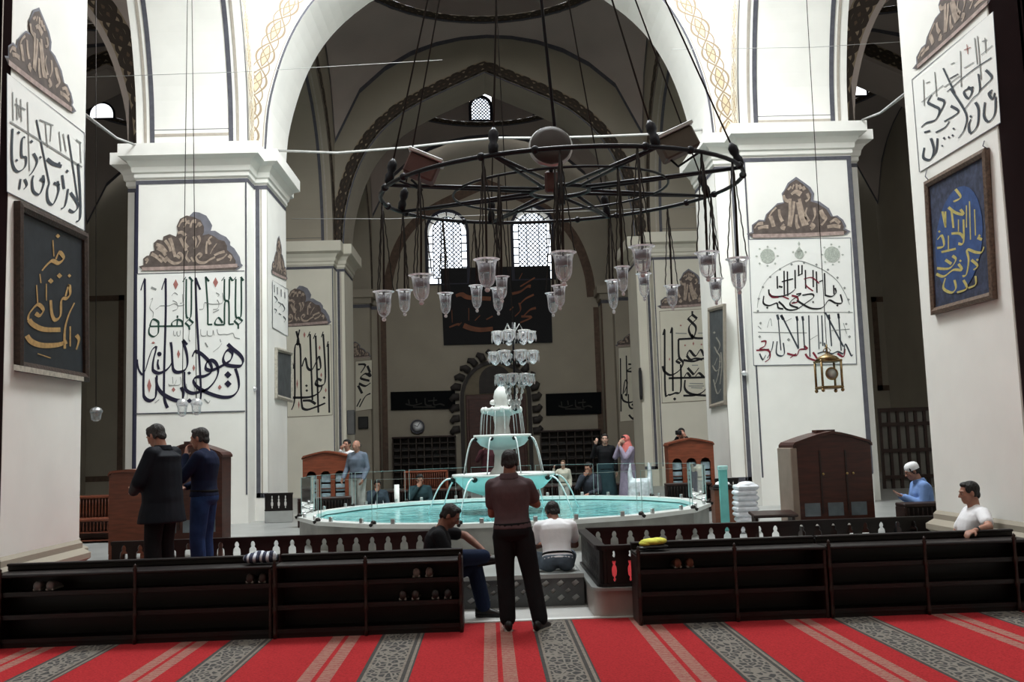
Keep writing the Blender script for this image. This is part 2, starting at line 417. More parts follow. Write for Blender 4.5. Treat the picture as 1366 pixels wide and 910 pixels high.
# ------------------------------------------------------------------ piers
YC=[10.7,22.7,34.7]; HY=1.05; PY=1.67
ROW=[(7.9,8.5),(7.95,8.6),(8.15,8.9)]
n_p=[0]
def rect_offset(poly,d):
    n=len(poly); out=[]
    for i in range(n):
        p0,p1,p2=Vector(poly[i-1]),Vector(poly[i]),Vector(poly[(i+1)%n])
        d1=(p1-p0).normalized(); d2=(p2-p1).normalized()
        n1=Vector((d1.y,-d1.x)); n2=Vector((d2.y,-d2.x))
        q=p1+n1*d+n2*d if abs(d1.dot(d2))<.5 else p1+n1*d
        out.append((q.x,q.y))
    return out
def pier(side,row,m=None):
    yc=YC[row]; zb,zt=ROW[row]
    if row==1: zb+=side*.09; zt+=side*.07
    fx0,fx1=(5.58,8.02) if side>0 else (-7.80,-5.38)
    inn=5.1*side; out=8.4*side if side>0 else -8.2
    lo,hi=min(inn,out),max(inn,out)
    HN=.83 if (row==0 and side<0) else HY
    poly=[(fx0,yc-PY),(fx1,yc-PY),(fx1,yc-HN),(hi,yc-HN),(hi,yc+HY),(fx1,yc+HY),(fx1,yc+PY),(fx0,yc+PY),(fx0,yc+HY),(lo,yc+HY),(lo,yc-HN),(fx0,yc-HN)]
    n_p[0]+=1
    f=lambda u,v,w:(u,v,w)
    m=m or PLASTER
    o=MB().prism(poly,f,(0,zt+.02)).build('pillar_%d'%n_p[0],m); tag(o,kind='structure')
    prof=[(.0,zb-.06),(.035,zb-.02),(.035,zb+.06),(.07,zb+.09),(.09,zb+.2),(.17,zb+.33),(.27,zb+.38),(.30,zb+.40),(.30,zt),(.0,zt+.03)]
    V=[];Fc=[];n=len(poly)
    for d,z in prof: V+=[(p[0],p[1],z) for p in rect_offset(poly,d)]
    for j in range(len(prof)-1):
        for i in range(n): l=(i+1)%n; Fc.append((j*n+i,j*n+l,(j+1)*n+l,(j+1)*n+i))
    MB().add(V,Fc).build('cornice',m,o)
    # painted line under the cornice
    def ringline(d,z0,z1,mm):
        q=rect_offset(poly,d); V=[(p[0],p[1],z0) for p in q]+[(p[0],p[1],z1) for p in q]
        MB().add(V,[(i,(i+1)%n,n+(i+1)%n,n+i) for i in range(n)]).build('painted_line',mm,o)
    ringline(.006,zb-.17,zb-.08,LINE); ringline(.008,zb-.06,zb-.035,TAUPE)
    # base moulding
    prof=[(.0,.82),(.03,.78),(.03,.72),(.10,.66),(.10,.60),(.04,.55),(.04,0)]
    V=[];Fc=[]
    for d,z in prof: V+=[(p[0],p[1],z) for p in rect_offset(poly,d)]
    for j in range(len(prof)-1):
        for i in range(n): l=(i+1)%n; Fc.append((j*n+i,j*n+l,(j+1)*n+l,(j+1)*n+i))
    if row==0: MB().add(V,Fc).build('base_moulding',PLASTER_D,o)
    # painted frame lines on the faces towards the camera and the aisle
    def vline(p,q,z0,z1,mm): MB().add([(p[0],p[1],z0),(q[0],q[1],z0),(q[0],q[1],z1),(p[0],p[1],z1)],[(0,1,2,3)]).build('painted_line',mm,o,fix=False)
    z0,z1=.9,zb-.17
    e=.008
    yf=yc-PY-e
    if side<0:
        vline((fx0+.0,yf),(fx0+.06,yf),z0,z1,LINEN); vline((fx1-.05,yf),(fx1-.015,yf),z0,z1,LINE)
    else:
        vline((fx0+.02,yf),(fx0+.055,yf),z0,z1,LINE); vline((fx1-.10,yf),(fx1-.0,yf),z0,z1,LINE)
    yi=yc-HN-e
    if row==0:
        xr=fx1 if side<0 else fx0; s_=1 if side<0 else -1; DB=mat('dark_plum_shade',(.035,.018,.022),.8,var=.2,scale=3)  # plum tone with the shade of the recess painted into it
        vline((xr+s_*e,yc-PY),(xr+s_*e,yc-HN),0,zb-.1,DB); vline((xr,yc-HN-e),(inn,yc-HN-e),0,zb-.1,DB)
    a,b=(fx1,inn) if side<0 else (inn,fx0)
    s=1 if side<0 else -1
    c=fx1 if side<0 else fx0
    vline((c+s*.03,yi),(c+s*.12,yi),z0-.1,z1-.0,LINE); vline((c+s*.14,yi),(c+s*.17,yi),z0-.1,z1,TAUPE)
    vline((c+s*.03,yi),(inn,yi),z0-.1,z0-.0,LINE)
    xi=inn+s*e
    vline((xi,yc-HY+.0),(xi,yc-HY+.02),z0,z1,TAUPE)
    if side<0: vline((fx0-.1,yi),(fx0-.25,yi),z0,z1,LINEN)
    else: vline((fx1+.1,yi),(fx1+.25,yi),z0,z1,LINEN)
    return o
for row in range(3):
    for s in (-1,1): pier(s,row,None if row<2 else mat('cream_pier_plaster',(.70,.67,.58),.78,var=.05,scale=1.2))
# ------------------------------------------------------------------ arches, bays
YW=45.2        # inner face of the far wall
XS=18.6        # side walls
FX=(-5.38,5.58)
for r in range(3):
    zt=ROW[r][1]; y0,y1=YC[r]-HY,YC[r]+HY
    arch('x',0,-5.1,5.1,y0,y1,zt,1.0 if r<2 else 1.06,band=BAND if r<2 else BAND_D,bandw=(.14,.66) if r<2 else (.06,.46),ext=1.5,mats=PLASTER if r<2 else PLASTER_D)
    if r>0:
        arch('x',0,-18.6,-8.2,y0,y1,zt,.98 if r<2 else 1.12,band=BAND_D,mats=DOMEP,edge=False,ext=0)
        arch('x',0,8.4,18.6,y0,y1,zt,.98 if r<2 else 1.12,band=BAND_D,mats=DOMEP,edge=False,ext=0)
ends=[(-1.6,YC[0]-PY),(YC[0]+PY,YC[1]-PY),(YC[1]+PY,YC[2]-PY),(YC[2]+PY,YW-1.2)]
for i,(a,b) in enumerate(ends):
    zt=(8.5,8.6,8.75,8.9)[i]
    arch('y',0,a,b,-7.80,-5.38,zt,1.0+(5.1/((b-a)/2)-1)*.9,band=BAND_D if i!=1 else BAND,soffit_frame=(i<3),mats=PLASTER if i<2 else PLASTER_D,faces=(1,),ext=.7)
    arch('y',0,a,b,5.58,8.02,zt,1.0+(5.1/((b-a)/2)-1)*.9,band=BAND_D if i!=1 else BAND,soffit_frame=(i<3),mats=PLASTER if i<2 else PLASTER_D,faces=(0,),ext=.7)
bays=[(-2.4,YC[0]-HY),(YC[0]+HY,YC[1]-HY),(YC[1]+HY,YC[2]-HY),(YC[2]+HY,YW-.3)]
for i,(a,b) in enumerate(bays):
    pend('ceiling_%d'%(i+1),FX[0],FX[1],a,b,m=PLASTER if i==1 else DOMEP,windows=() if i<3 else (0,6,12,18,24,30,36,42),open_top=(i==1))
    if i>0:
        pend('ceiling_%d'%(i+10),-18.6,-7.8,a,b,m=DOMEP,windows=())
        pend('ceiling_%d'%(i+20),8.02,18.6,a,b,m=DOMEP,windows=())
# roof light over the fountain bay: iron ribs and glass
rr=4.6; cy=(bays[1][0]+bays[1][1])/2; mb=MB()
for k in range(12):
    a=2*PI*k/12; mb.tube([(.1+(rr*math.cos(t))*math.cos(a),cy+(rr*math.cos(t))*math.sin(a),18.0+2.2*math.sin(t)) for t in [PI/2*j/8 for j in range(9)]],.05,6)
o=mb.build('ceiling_roof_light',LINE); tag(o,kind='structure')
MB().lathe([(rr*math.cos(PI/2*j/8)+.001,18.02+2.2*math.sin(PI/2*j/8)) for j in range(9)],32,(.1,cy,0),cap=False).build('pane',PANE,o)
# roof slab over the bays keeps daylight out
def slab(name,x0,x1,y0,y1,z0,z1,m=DOMEP): return tag(MB().box(x0,x1,y0,y1,z0,z1).build(name,m),kind='structure')
hole=[(.1+5.2*math.cos(2*PI*k/32),cy+5.2*math.sin(2*PI*k/32)) for k in range(32)]
# ------------------------------------------------------------------ floor, walls
fl=MB().box(-22,22,-3,YW+.5,-.35,-.0).build('floor',mat('floor_marble',(.55,.55,.53),.35,var=.15,scale=1.5,detail=8)); tag(fl,kind='structure')
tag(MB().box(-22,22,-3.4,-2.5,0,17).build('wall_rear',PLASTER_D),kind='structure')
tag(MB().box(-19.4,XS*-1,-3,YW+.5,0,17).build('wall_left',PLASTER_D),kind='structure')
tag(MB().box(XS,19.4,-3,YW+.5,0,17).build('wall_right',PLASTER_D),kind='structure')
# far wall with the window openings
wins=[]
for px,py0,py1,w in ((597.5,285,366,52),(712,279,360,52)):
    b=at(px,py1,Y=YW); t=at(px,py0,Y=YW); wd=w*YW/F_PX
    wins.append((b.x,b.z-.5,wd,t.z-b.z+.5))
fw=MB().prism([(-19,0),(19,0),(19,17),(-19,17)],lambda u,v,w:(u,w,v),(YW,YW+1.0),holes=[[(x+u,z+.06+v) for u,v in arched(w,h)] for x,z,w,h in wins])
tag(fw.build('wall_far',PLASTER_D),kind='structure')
for x,z,w,h in wins:
    window('wall',w,h,Matrix.Translation((x,YW-.02,z)),.06,lattice=.21,border=.24)
# bright clerestory windows glimpsed under the aisle vaults; panes glow in place of daylight
DAY=bpy.data.materials.new('glowing_day_pane'); N_,L_=nodes(DAY); b_=N_['Principled BSDF']; b_.inputs['Emission Color'].default_value=(.95,.98,1,1); b_.inputs['Emission Strength'].default_value=1.6; b_.inputs['Roughness'].default_value=.3
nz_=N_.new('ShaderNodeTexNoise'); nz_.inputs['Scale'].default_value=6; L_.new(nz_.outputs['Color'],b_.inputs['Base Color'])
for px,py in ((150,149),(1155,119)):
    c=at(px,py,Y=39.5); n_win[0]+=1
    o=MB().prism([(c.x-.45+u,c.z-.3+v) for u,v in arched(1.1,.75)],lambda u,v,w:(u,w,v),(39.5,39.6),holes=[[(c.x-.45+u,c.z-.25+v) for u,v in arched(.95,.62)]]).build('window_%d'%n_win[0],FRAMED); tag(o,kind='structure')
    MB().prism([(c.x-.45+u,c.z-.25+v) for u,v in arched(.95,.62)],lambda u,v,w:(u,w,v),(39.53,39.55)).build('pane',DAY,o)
# engaged pilasters and cornice on the far wall
for s in (-1,1):
    fx0,fx1=(5.58,8.02) if s>0 else (-7.80,-5.38)
    inn=5.1*s; lo,hi=min(inn,8.3*s),max(inn,8.3*s)
    o=MB().box(fx0,fx1,YW-1.9,YW,0,8.9).box(lo,hi,YW-1.2,YW,0,8.9).build('pillar_engaged',PLASTER_D); tag(o,kind='structure')
    MB().box(fx0-.2,fx1+.2,YW-2.1,YW,8.55,8.9).box(lo-.2,hi+.2,YW-1.4,YW,8.55,8.9).box(fx0-.08,fx1+.08,YW-1.98,YW,8.3,8.55).box(lo-.08,hi+.08,YW-1.28,YW,8.3,8.55).build('cornice',PLASTER_D,o)
    MB().box(lo-.01,hi+.01,YW-1.21,YW,8.1,8.25).box(fx0-.01,fx1+.01,YW-1.91,YW,8.1,8.25).build('painted_line',LINE,o)
    x=inn; MB().box(x-.02,x+.02,YW-1.23,YW-1.0,.8,8.1).box(x-s*-.0-.25,x+.25,YW-.02,YW-.005,.8,8.1).build('painted_line',LINEB,o)
# far wall arch line
cu=arch_curve(5.0,1.02); o=MB().strip([(s,YW-.02,8.6+h) for s,h in cu],[(s,YW-.02,8.6+h) for s,h in offset_curve(cu,-.42)]).build('trim_wall_arch',LINEB,fix=False); tag(o,kind='structure')
# carpet
CARP=carpet_mats()
mb=MB(); Y0,Y1=-2.4,9.93
xs=[]; per=1.43
def span(x0,x1,mi,y1=Y1): mb.add([(x0,Y0,.012),(x1,Y0,.012),(x1,y1,.012),(x0,y1,.012)],[(0,1,2,3)],mi)
segs=[]
x=-9.3+.32
k0=-7
cuts=[]
for k in range(-6,7):
    d=.31+k*per; l=-.225+k*per
    cuts+=[(d-.20,d-.17,3),(d-.17,d-.15,4),(d-.15,d+.11,1),(d+.11,d+.13,4),(d+.13,d+.16,3),(d+.16,d+.185,4),(d+.185,d+.20,3)]
    cuts+=[(l-.13,l-.02,2),(l-.02,l+.02,0),(l+.02,l+.13,2)]
cuts.sort(); cur=-5.06
for a,b,mi in cuts:
    if a<-5.06 or b>5.06: continue
    if a>cur+1e-6: span(cur,a,0)
    span(a,b,mi); cur=b
span(cur,5.06,0)
mb.build('carpet',CARP); tag(bpy.data.objects['carpet'],'red prayer carpet with grey patterned and beige chain stripes','carpet')
# ------------------------------------------------------------------ raised decks with marble kerbs
DECK=.30
def deck(name,poly,z0,z1,m):
    return tag(MB().prism(poly,lambda u,v,w:(u,v,w),(z0,z1)).build(name,m),kind='structure')
def arcpts(cx,cy,r,a0,a1,n=8): return [(cx+r*math.cos(R(a0+(a1-a0)*i/n)),cy+r*math.sin(R(a0+(a1-a0)*i/n))) for i in range(n+1)]
KERB=mat('pink_marble_kerb',(.42,.36,.33),.35,var=.2,scale=3,detail=8)
RC=[(.76,32.0),(.76,10.14)]+arcpts(.92,10.14,.16,180,270)+[(5.06,9.98),(5.06,32.0)]
LC=[(-5.06,9.98),(-.95,9.98)]+arcpts(-.95,10.28,.30,270,360)+[(-.65,32.0),(-5.06,32.0)]
deck('floor_deck_right',RC,.001,.27,KERB); deck('floor_deck_left',LC,.001,.27,KERB)
def inset(p,d):
    c=Vector((sum(q[0] for q in p)/len(p),sum(q[1] for q in p)/len(p)))
    return [(q[0]+(d if q[0]<c.x else -d),q[1]+(d if q[1]<c.y else -d)) for q in p]
deck('floor_deck_top_right',[(x-(.02 if x<3 else 0),y-(.02 if y<15 else 0)) for x,y in RC],.27,.30,MARBLE)
deck('floor_deck_top_left',[(x+(.02 if x>-3 else 0),y-(.02 if y<15 else 0)) for x,y in LC],.27,.30,MARBLE)
deck('floor_deck_middle',[(-.62,10.92),(.735,10.92),(.735,32.0),(-.62,32.0)],.001,.30,MARBLE)
deck('floor_deck_aisles_left',[(-18,12.6),(-5.06,12.6),(-5.06,32.0),(-18,32.0)],.001,.30,MARBLE)
deck('floor_deck_aisles_right',[(5.06,12.6),(18,12.6),(18,32.0),(5.06,32.0)],.001,.30,MARBLE)
# carpets lying on the decks
RED=CARP[0]
for nm,x0,x1,lb in (('deck_carpet',1.0,3.5,'red carpet laid on the marble deck beside the curved railing corner'),('deck_carpet.001',-4.98,-1.0,'red carpet laid on the deck under the two standing men')):
    tag(MB().box(x0,x1,10.25,12.1,.301,.315).build(nm,RED),lb,'carpet')
# pierced marble step
sx0,sx1=-.62,.735
mb=MB(); holes=[]
for r,z in enumerate((.085,.16,.24)):
    for k in range(8):
        x=sx0+.12+k*.163+(.08 if r==1 else 0)
        if x>sx1-.07: continue
        s=.048 if r!=1 else .035
        holes.append([(x-s,z),(x-s*.2,z-s*.8),(x+s,z),(x+s*.2,z+s*.8)])
mb.prism([(sx0,.0),(sx1,.0),(sx1,.30),(sx0,.30)],lambda u,v,w:(u,w,v),(10.855,10.885),holes=holes)
st=mb.build('marble_step',mat('step_marble',(.10,.105,.105),.4,var=.25,scale=3)); st.location.z=.001
tag(st,'pierced grey marble step with rows of diamond holes below the man in white','step')
MB().box(sx0,sx1,10.82,11.0,.30,.345).build('step_top',MARBLE,st)
MB().box(sx0,sx1,10.890,10.905,.0,.30).build('step_back',mat('backlit_white',(.85,.87,.86),.5),st)  # white backing stands in for light shining through the diamond holes
tag(MB().box(-.64,1.3,9.94,10.04,.0005,.02).build('trim_1',mat('white_marble',(.82,.83,.81),.35)),kind='structure')
# ------------------------------------------------------------------ railings with vase-shaped cut-outs
VASE=[(0,.02),(.012,.02),(.016,.05),(.028,.10),(.030,.17),(.018,.23),(.012,.26),(.022,.285),(.022,.31),(.012,.33),(.014,.36),(.006,.395),(0,.40)]
VASE=[(.012,0),(.03,.02),(.02,.05),(.034,.12),(.04,.19),(.036,.25),(.018,.28),(.024,.305),(.02,.33),(.010,.35),(.012,.365),(.003,.385)]
VASE2=[(.004,0),(.012,.02),(.006,.05),(.018,.07),(.022,.12),(.020,.16),(.010,.19),(.016,.22),(.016,.245),(.006,.26),(.012,.30),(.010,.33),(.004,.345)]
def rail(name,label,path,z0,z1,step=.2,off=.1,closed=False,vase=VASE2,n_skip=()):
    t=thing(name,label,'railing',(path[0][0],path[0][1],z0))
    top=MB(); pts=[Vector((p[0],p[1],0)) for p in path]
    def ribbon(z_0,z_1,w):
        m=MB()
        n=len(pts); L=[];Rr=[]
        for i in range(n):
            d=(pts[min(i+1,n-1)]-pts[max(i-1,0)]).normalized(); nn=Vector((-d.y,d.x,0)); L.append(pts[i]+nn*w/2); Rr.append(pts[i]-nn*w/2)
        V=[(p.x,p.y,z_0) for p in L]+[(p.x,p.y,z_0) for p in Rr]+[(p.x,p.y,z_1) for p in L]+[(p.x,p.y,z_1) for p in Rr]
        Fq=[]
        for i in range(n-1):
            Fq+=[(i,i+1,n+i+1,n+i),(2*n+i,2*n+i+1,3*n+i+1,3*n+i),(i,i+1,2*n+i+1,2*n+i),(n+i,n+i+1,3*n+i+1,3*n+i)]
        Fq+=[(0,n,3*n,2*n),(n-1,2*n-1,4*n-1,3*n-1)]
        return m.add(V,Fq)
    put(ribbon(z1-.035,z1,.11).merge(ribbon(z1-.05,z1-.035,.08)),'top_rail',WOOD_H,t)
    put(ribbon(z0,z0+.03,.08),'bottom_rail',WOOD_H,t)
    # board with holes, segment by segment
    mb=MB()
    for i in range(len(pts)-1):
        a,b=pts[i],pts[i+1]; d=b-a; l=d.length; d.normalize()
        H=z1-z0-.06; holes=[]
        if l>step*.9:
            k=int((l-.06)/step); s0=.075 if l>4 and z1-z0<.418 else (l-(k-1)*step)/2
            for q in range(k):
                x=s0+q*step; sc_=H/.40
                hh=[(x+r*1.25,.03+.02+y*sc_*1.0) for r,y in vase]
                hh=hh+[(x-r*1.25,.03+.02+y*sc_*1.0) for r,y in reversed(vase) if r>0.001]
                holes.append(hh)
        nn=Vector((-d.y,d.x,0))
        mb.prism([(0,.03),(l,.03),(l,H+.03),(0,H+.03)],lambda u,v,w,a=a,d=d,nn=nn:tuple(a+d*u+nn*w+Vector((0,0,z0+v))),(-.014,.014),holes=holes)
    put(mb,'pierced_board',WOOD_H,t)
    return t
ZR=.72
rail('railing','dark wooden railing with vase cut-outs running behind the two standing men',[(-5.0,12.5),(-3.1,12.5),(-1.02,12.5)],DECK,ZR,.20,vase=VASE)
rail('railing','dark wooden railing with pale vase cut-outs in front of the big gabled cabinet',[(5.75,12.15),(3.4,12.15),(.90,12.15)],DECK,ZR,.20,vase=VASE)
rail('railing','curved corner of dark railing standing on the pink marble kerb beside the man in white',[(.84,12.0),(.84,10.12)]+arcpts(.90,10.12,.06,180,270,3)+[(5.0,10.06)],DECK,ZR-.005,.163)
# ------------------------------------------------------------------ shoe racks
def rack(label,x0,x1,posts,y0=9.5,d=.36,h=.69):
    t=thing('shoe_rack',label,'shoe rack',((x0+x1)/2,y0+d/2,.012),0,'open shoe racks along the carpet edge')
    q=lambda mb,n,m=WOOD_H:put(mb,n,m,t)
    z=.012
    q(MB().bbox(x0,x1,y0-.02,y0+d,h-.03,h,.008),'top_board')
    q(MB().bbox(x0,x1,y0+d-.03,y0+d+.01,h,h+.06,.008).bbox(x0,x1,y0+d-.05,y0+d+.03,h+.045,h+.07,.006),'back_lip')
    q(MB().box(x0,x1,y0+d-.02,y0+d,z+.05,h-.03),'back_panel')
    for zz in (.05,.27,.48): q(MB().bbox(x0+.01,x1-.01,y0,y0+d-.02,zz,zz+.022,.004).box(x0+.01,x1-.01,y0,y0+.02,zz+.02,zz+.045),'shelf')
    q(MB().box(x0+.02,x1-.02,y0+.01,y0+d,z,.05),'plinth')
    for e in (x0,x1-.03): q(MB().bbox(e,e+.03,y0-.01,y0+d,z,h-.03,.005),'side_panel',WOOD)
    prof=[(.016,z),(.022,.06),(.016,.08),(.016,.24),(.024,.26),(.024,.29),(.016,.31),(.016,.46),(.024,.48),(.024,.51),(.016,.53),(.016,.64),(.02,.66),(.018,h),(.024,h+.012),(.012,h+.03),(.018,h+.045),(.002,h+.065)]
    for p in posts: q(MB().lathe(prof,10,(p,y0-.018,0)),'post',WOOD)
    return t
rack('long dark shoe rack starting under the framed black board, striped bag on it',-5.0,-2.36,(-4.9,-3.64))
rack('dark shoe rack ending beside the man standing with his back turned',-2.34,-.55,(-2.33,-1.47,-.57))
rack('dark shoe rack starting at the curved railing corner, yellow bundle on top',1.12,2.96,(1.14,2.07))
rack('dark shoe rack under the arm of the seated man in white',2.98,4.98,(2.985,3.92,4.80))
def shoe(mb,M,L=.27):
    s=[( -.5,.30,.20,.34),(-.42,.34,.0,.36),(-.2,.36,.0,.34),(.0,.33,.0,.30),(.2,.36,.0,.24),(.36,.34,.0,.19),(.47,.22,.0,.13),(.5,.08,.02,.08)]
    V=[];n=10
    for x,w,zb,zt in s:
        for k in range(n):
            a=2*PI*k/n; yy=w*.5*math.cos(a)*.95; zz=(zt*.5)+(zt*.5)*math.sin(a)
            V.append(M@Vector((x*L,yy*L*.85,max(0,zz)*L)))
    Fq=[]
    for i in range(len(s)-1):
        for k in range(n): l=(k+1)%n; Fq.append((i*n+k,i*n+l,(i+1)*n+l,(i+1)*n+k))
    Fq+=[tuple(range(n)),tuple(range(7*n,8*n))]
    return mb.add(V,Fq,0,True)
SOLE=mat('shoe_sole',(.35,.33,.30),.8)
def shoes(px,py,col,label,shelf,X=None):
    p=at(px,py,Y=9.66); zz={1:.528,0:.318,2:.098}[shelf]
    for k in (-1,1):
        o_=thing('shoe',label,'shoe',(p.x+k*.06,9.66,zz+.001),PI/2,label.replace(' shoe',' shoes'))
        Mx=Matrix.Identity(4)
        shoe(MB(),Mx,.25).build('upper',mat('shoe_leather_'+col[0],tuple(c*.5 for c in col[1]),.6),o_)
        MB().prism([(-.12,-.035),(.0,-.03),(.10,-.04),(.125,0),(.10,.04),(.0,.035),(-.12,.035)],lambda u,v,w:(u,v,w),(0,.018)).build('sole',SOLE,o_)
shoes(345,775,('grey',(.16,.14,.13)),'dim grey shoe on the upper rack shelf under the striped bag',1)
shoes(565,770,('taupe',(.40,.36,.33)),'pale taupe shoe on the upper rack shelf behind the seated man\'s foot',1)
shoes(590,800,('black',(.06,.055,.055)),'dark shoe on the middle rack shelf near the rack end',0)
shoes(547,800,('brown',(.09,.06,.05)),'dark brown shoe on the middle rack shelf left of the black pair',0)
shoes(910,760,('tan',(.38,.17,.10)),'reddish tan shoe on the upper shelf of the rack under the yellow bundle',1)
shoes(65,780,('white',(.45,.45,.45)),'whitish shoe on the upper rack shelf nearest the black framed board',1)
def blob(name,label,cat,p,parts,extra=None):
    t=thing(name,label,cat,p)
    for nm,m,balls in parts:
        mb=MB()
        for c,r in balls: mb.ball(c,*r,n=14)
        mb.build(nm,m,t)
    return t
def strips_mat(name,c1,c2,sc_,d='X'):
    m=bpy.data.materials.new(name); N,L=nodes(m); b=N['Principled BSDF']; b.inputs['Roughness'].default_value=.8
    tc=N.new('ShaderNodeTexCoord'); wv=N.new('ShaderNodeTexWave'); wv.bands_direction=d; wv.inputs['Scale'].default_value=sc_; wv.inputs['Distortion'].default_value=1.5
    L.new(tc.outputs['Object'],wv.inputs[0]); cr=N.new('ShaderNodeValToRGB'); cr.color_ramp.interpolation='CONSTANT'; cr.color_ramp.elements[0].color=(*c1,1); cr.color_ramp.elements[1].color=(*c2,1); cr.color_ramp.elements[1].position=.62
    L.new(wv.outputs[1],cr.inputs[0]); L.new(cr.outputs[0],b.inputs['Base Color']); MATS[name]=m; return m
p=at(347,748,Y=9.68)
blob('cloth_bag','navy and white striped cloth bag slumped on top of the dark rack','bag',(p.x,9.66,.70),[('body',strips_mat('striped_cloth',(.03,.035,.07),(.6,.63,.68),5),[((-.06,0,.05),(.10,.10,.052)),((.07,.0,.055),(.11,.09,.056)),((.0,.02,.06),(.09,.08,.06)),((.12,-.02,.07),(.05,.05,.05))])])
p=at(870,722,Y=9.7)
blob('folded_bundle','yellow cloth bundle lying on the rack end by the curved railing','bundle',(p.x,9.66,.70),[('cloth',mat('yellow_cloth',(.72,.72,.12),.8,var=.2,scale=20),[((0,0,.075),(.13,.09,.035)),((.05,.0,.08),(.09,.08,.035)),((-.07,0,.06),(.07,.08,.03))]),('dark_sole',mat('black_rubber',(.012,.012,.014),.4),[((0,-.01,.028),(.15,.09,.028)),((-.1,-.04,.02),(.06,.05,.02))])])
# ------------------------------------------------------------------ fountain
FC=(-.02,16.75); RP=3.40; NS=16
ft=thing('fountain','white marble tiered fountain in a turquoise pool ringed by glass panels','fountain',(FC[0],FC[1],DECK))
fp=lambda mb,n,m,par=None:put(mb,n,m,par or ft)
WHITE=mat('fountain_marble',(.80,.83,.81),.3,var=.06,scale=4)
TURQ=mat('turquoise_pool_tile',(.10,.50,.52),.4,var=.15,scale=8)
def poly16(r,off=0): return [(FC[0]+r*math.cos(2*PI*(k+.5)/NS+off),FC[1]+r*math.sin(2*PI*(k+.5)/NS+off)) for k in range(NS)]
def ring16(r0,r1,z0,z1):
    a,b=poly16(r0),poly16(r1); V=[(*p,z) for z in (z0,z1) for q in (a,b) for p in q]; n=NS; Fq=[]
    for i in range(n):
        j=(i+1)%n; Fq+=[(i,j,n+j,n+i),(2*n+i,2*n+j,3*n+j,3*n+i),(i,j,2*n+j,2*n+i),(n+i,n+j,3*n+j,3*n+i)]
    return MB().add(V,Fq)
fp(ring16(RP-.16,RP,DECK,.66),'pool_wall',mat('pool_stone',(.36,.36,.335),.45,var=.25,scale=3,detail=8))
fp(ring16(RP-.22,RP+.04,.66,.72),'pool_rim',WHITE)
fp(MB().prism(poly16(RP-.17),lambda u,v,w:(u,v,w),(DECK+.005,.40)),'pool_floor',TURQ)
wm=bpy.data.materials.new('pool_water'); N,L=nodes(wm); b=N['Principled BSDF']; b.inputs['Base Color'].default_value=(.16,.58,.60,1); b.inputs['Roughness'].default_value=.06
tc=N.new('ShaderNodeTexCoord'); nz=N.new('ShaderNodeTexNoise'); nz.inputs['Scale'].default_value=3.5; nz.inputs['Detail'].default_value=5; L.new(tc.outputs['Object'],nz.inputs[0])
bp=N.new('ShaderNodeBump'); bp.inputs['Strength'].default_value=.35; bp.inputs['Distance'].default_value=.05; L.new(nz.outputs[0],bp.inputs['Height']); L.new(bp.outputs[0],b.inputs['Normal'])
cr=N.new('ShaderNodeValToRGB'); cr.color_ramp.elements[0].position=.35; cr.color_ramp.elements[1].position=.7; cr.color_ramp.elements[0].color=(.10,.46,.48,1); cr.color_ramp.elements[1].color=(.36,.78,.77,1); L.new(nz.outputs[0],cr.inputs[0]); L.new(cr.outputs[0],b.inputs['Base Color'])
fp(MB().prism(poly16(RP-.17),lambda u,v,w:(u,v,w),(.63,.645)),'water',wm)
BR=mat('dark_bronze',(.035,.032,.03),.4,metal=.6)
for k in range(NS):
    a=2*PI*(k+.5)/NS; c=Vector((FC[0]+(RP+.0)*math.cos(a),FC[1]+(RP)*math.sin(a),.735))
    fp(MB().ball(c,.042,.042,.04,n=10).tube([c,c+Vector((math.cos(a)*.07,math.sin(a)*.07,-.03))],[.02,.025],8),'spout',BR)
prof=[(.32,.4),(.30,.62),(.22,.70),(.17,.80),(.20,.92),(.16,1.0),(.3,1.03)]
fp(MB().lathe(prof,24,(*FC,0)),'pedestal',WHITE)
def basin(r,zt,dep,name,m=WHITE,n=40,scal=0):
    prof=[(.12,zt-dep-.02),(r*.45,zt-dep),(r*.78,zt-dep*.72),(r*.94,zt-dep*.35),(r*.98,zt-.07),(r*1.02,zt-.05),(r*1.02,zt),(r*.95,zt),(r*.92,zt-.06),(r*.6,zt-.1),(.06,zt-.11)]
    mb=MB().lathe(prof,n,(*FC,0))
    if scal:
        for k in range(scal):
            a=2*PI*k/scal; mb.ball((FC[0]+r*math.cos(a),FC[1]+r*math.sin(a),zt-.035),.045,.045,.06,n=10)
    return fp(mb,name,m)
def wat(r,z,par): 
    fp(MB().lathe([(.05,z),(r,z)],32,(*FC,0)),'water',wm,par)
b1=basin(.86,1.295,.36,'large_basin'); wat(.8,1.26,b1)
fp(MB().lathe([(.28,1.2),(.22,1.32),(.16,1.4),(.14,1.6),(.18,1.72),(.14,1.78)],24,(*FC,0)),'stem',WHITE)
b2=basin(.485,1.95,.25,'middle_basin'); wat(.44,1.915,b2)
fp(MB().lathe([(.18,1.86),(.14,1.98),(.12,2.1),(.15,2.24),(.12,2.3)],20,(*FC,0)),'stem',WHITE)
b3=basin(.315,2.40,.14,'scalloped_basin',scal=12); 
fp(MB().lathe([(.16,2.34),(.13,2.42),(.10,2.47),(.13,2.53),(.135,2.60),(.11,2.70),(.05,2.77),(.004,2.79)],16,(*FC,0)).ball((FC[0]-.14,FC[1],2.5),.06,.05,.05,n=8).ball((FC[0]+.14,FC[1],2.5),.06,.05,.05,n=8),'finial',WHITE)
JET=mat('water_jet',(.80,.86,.87),.1,var=.1,scale=30)
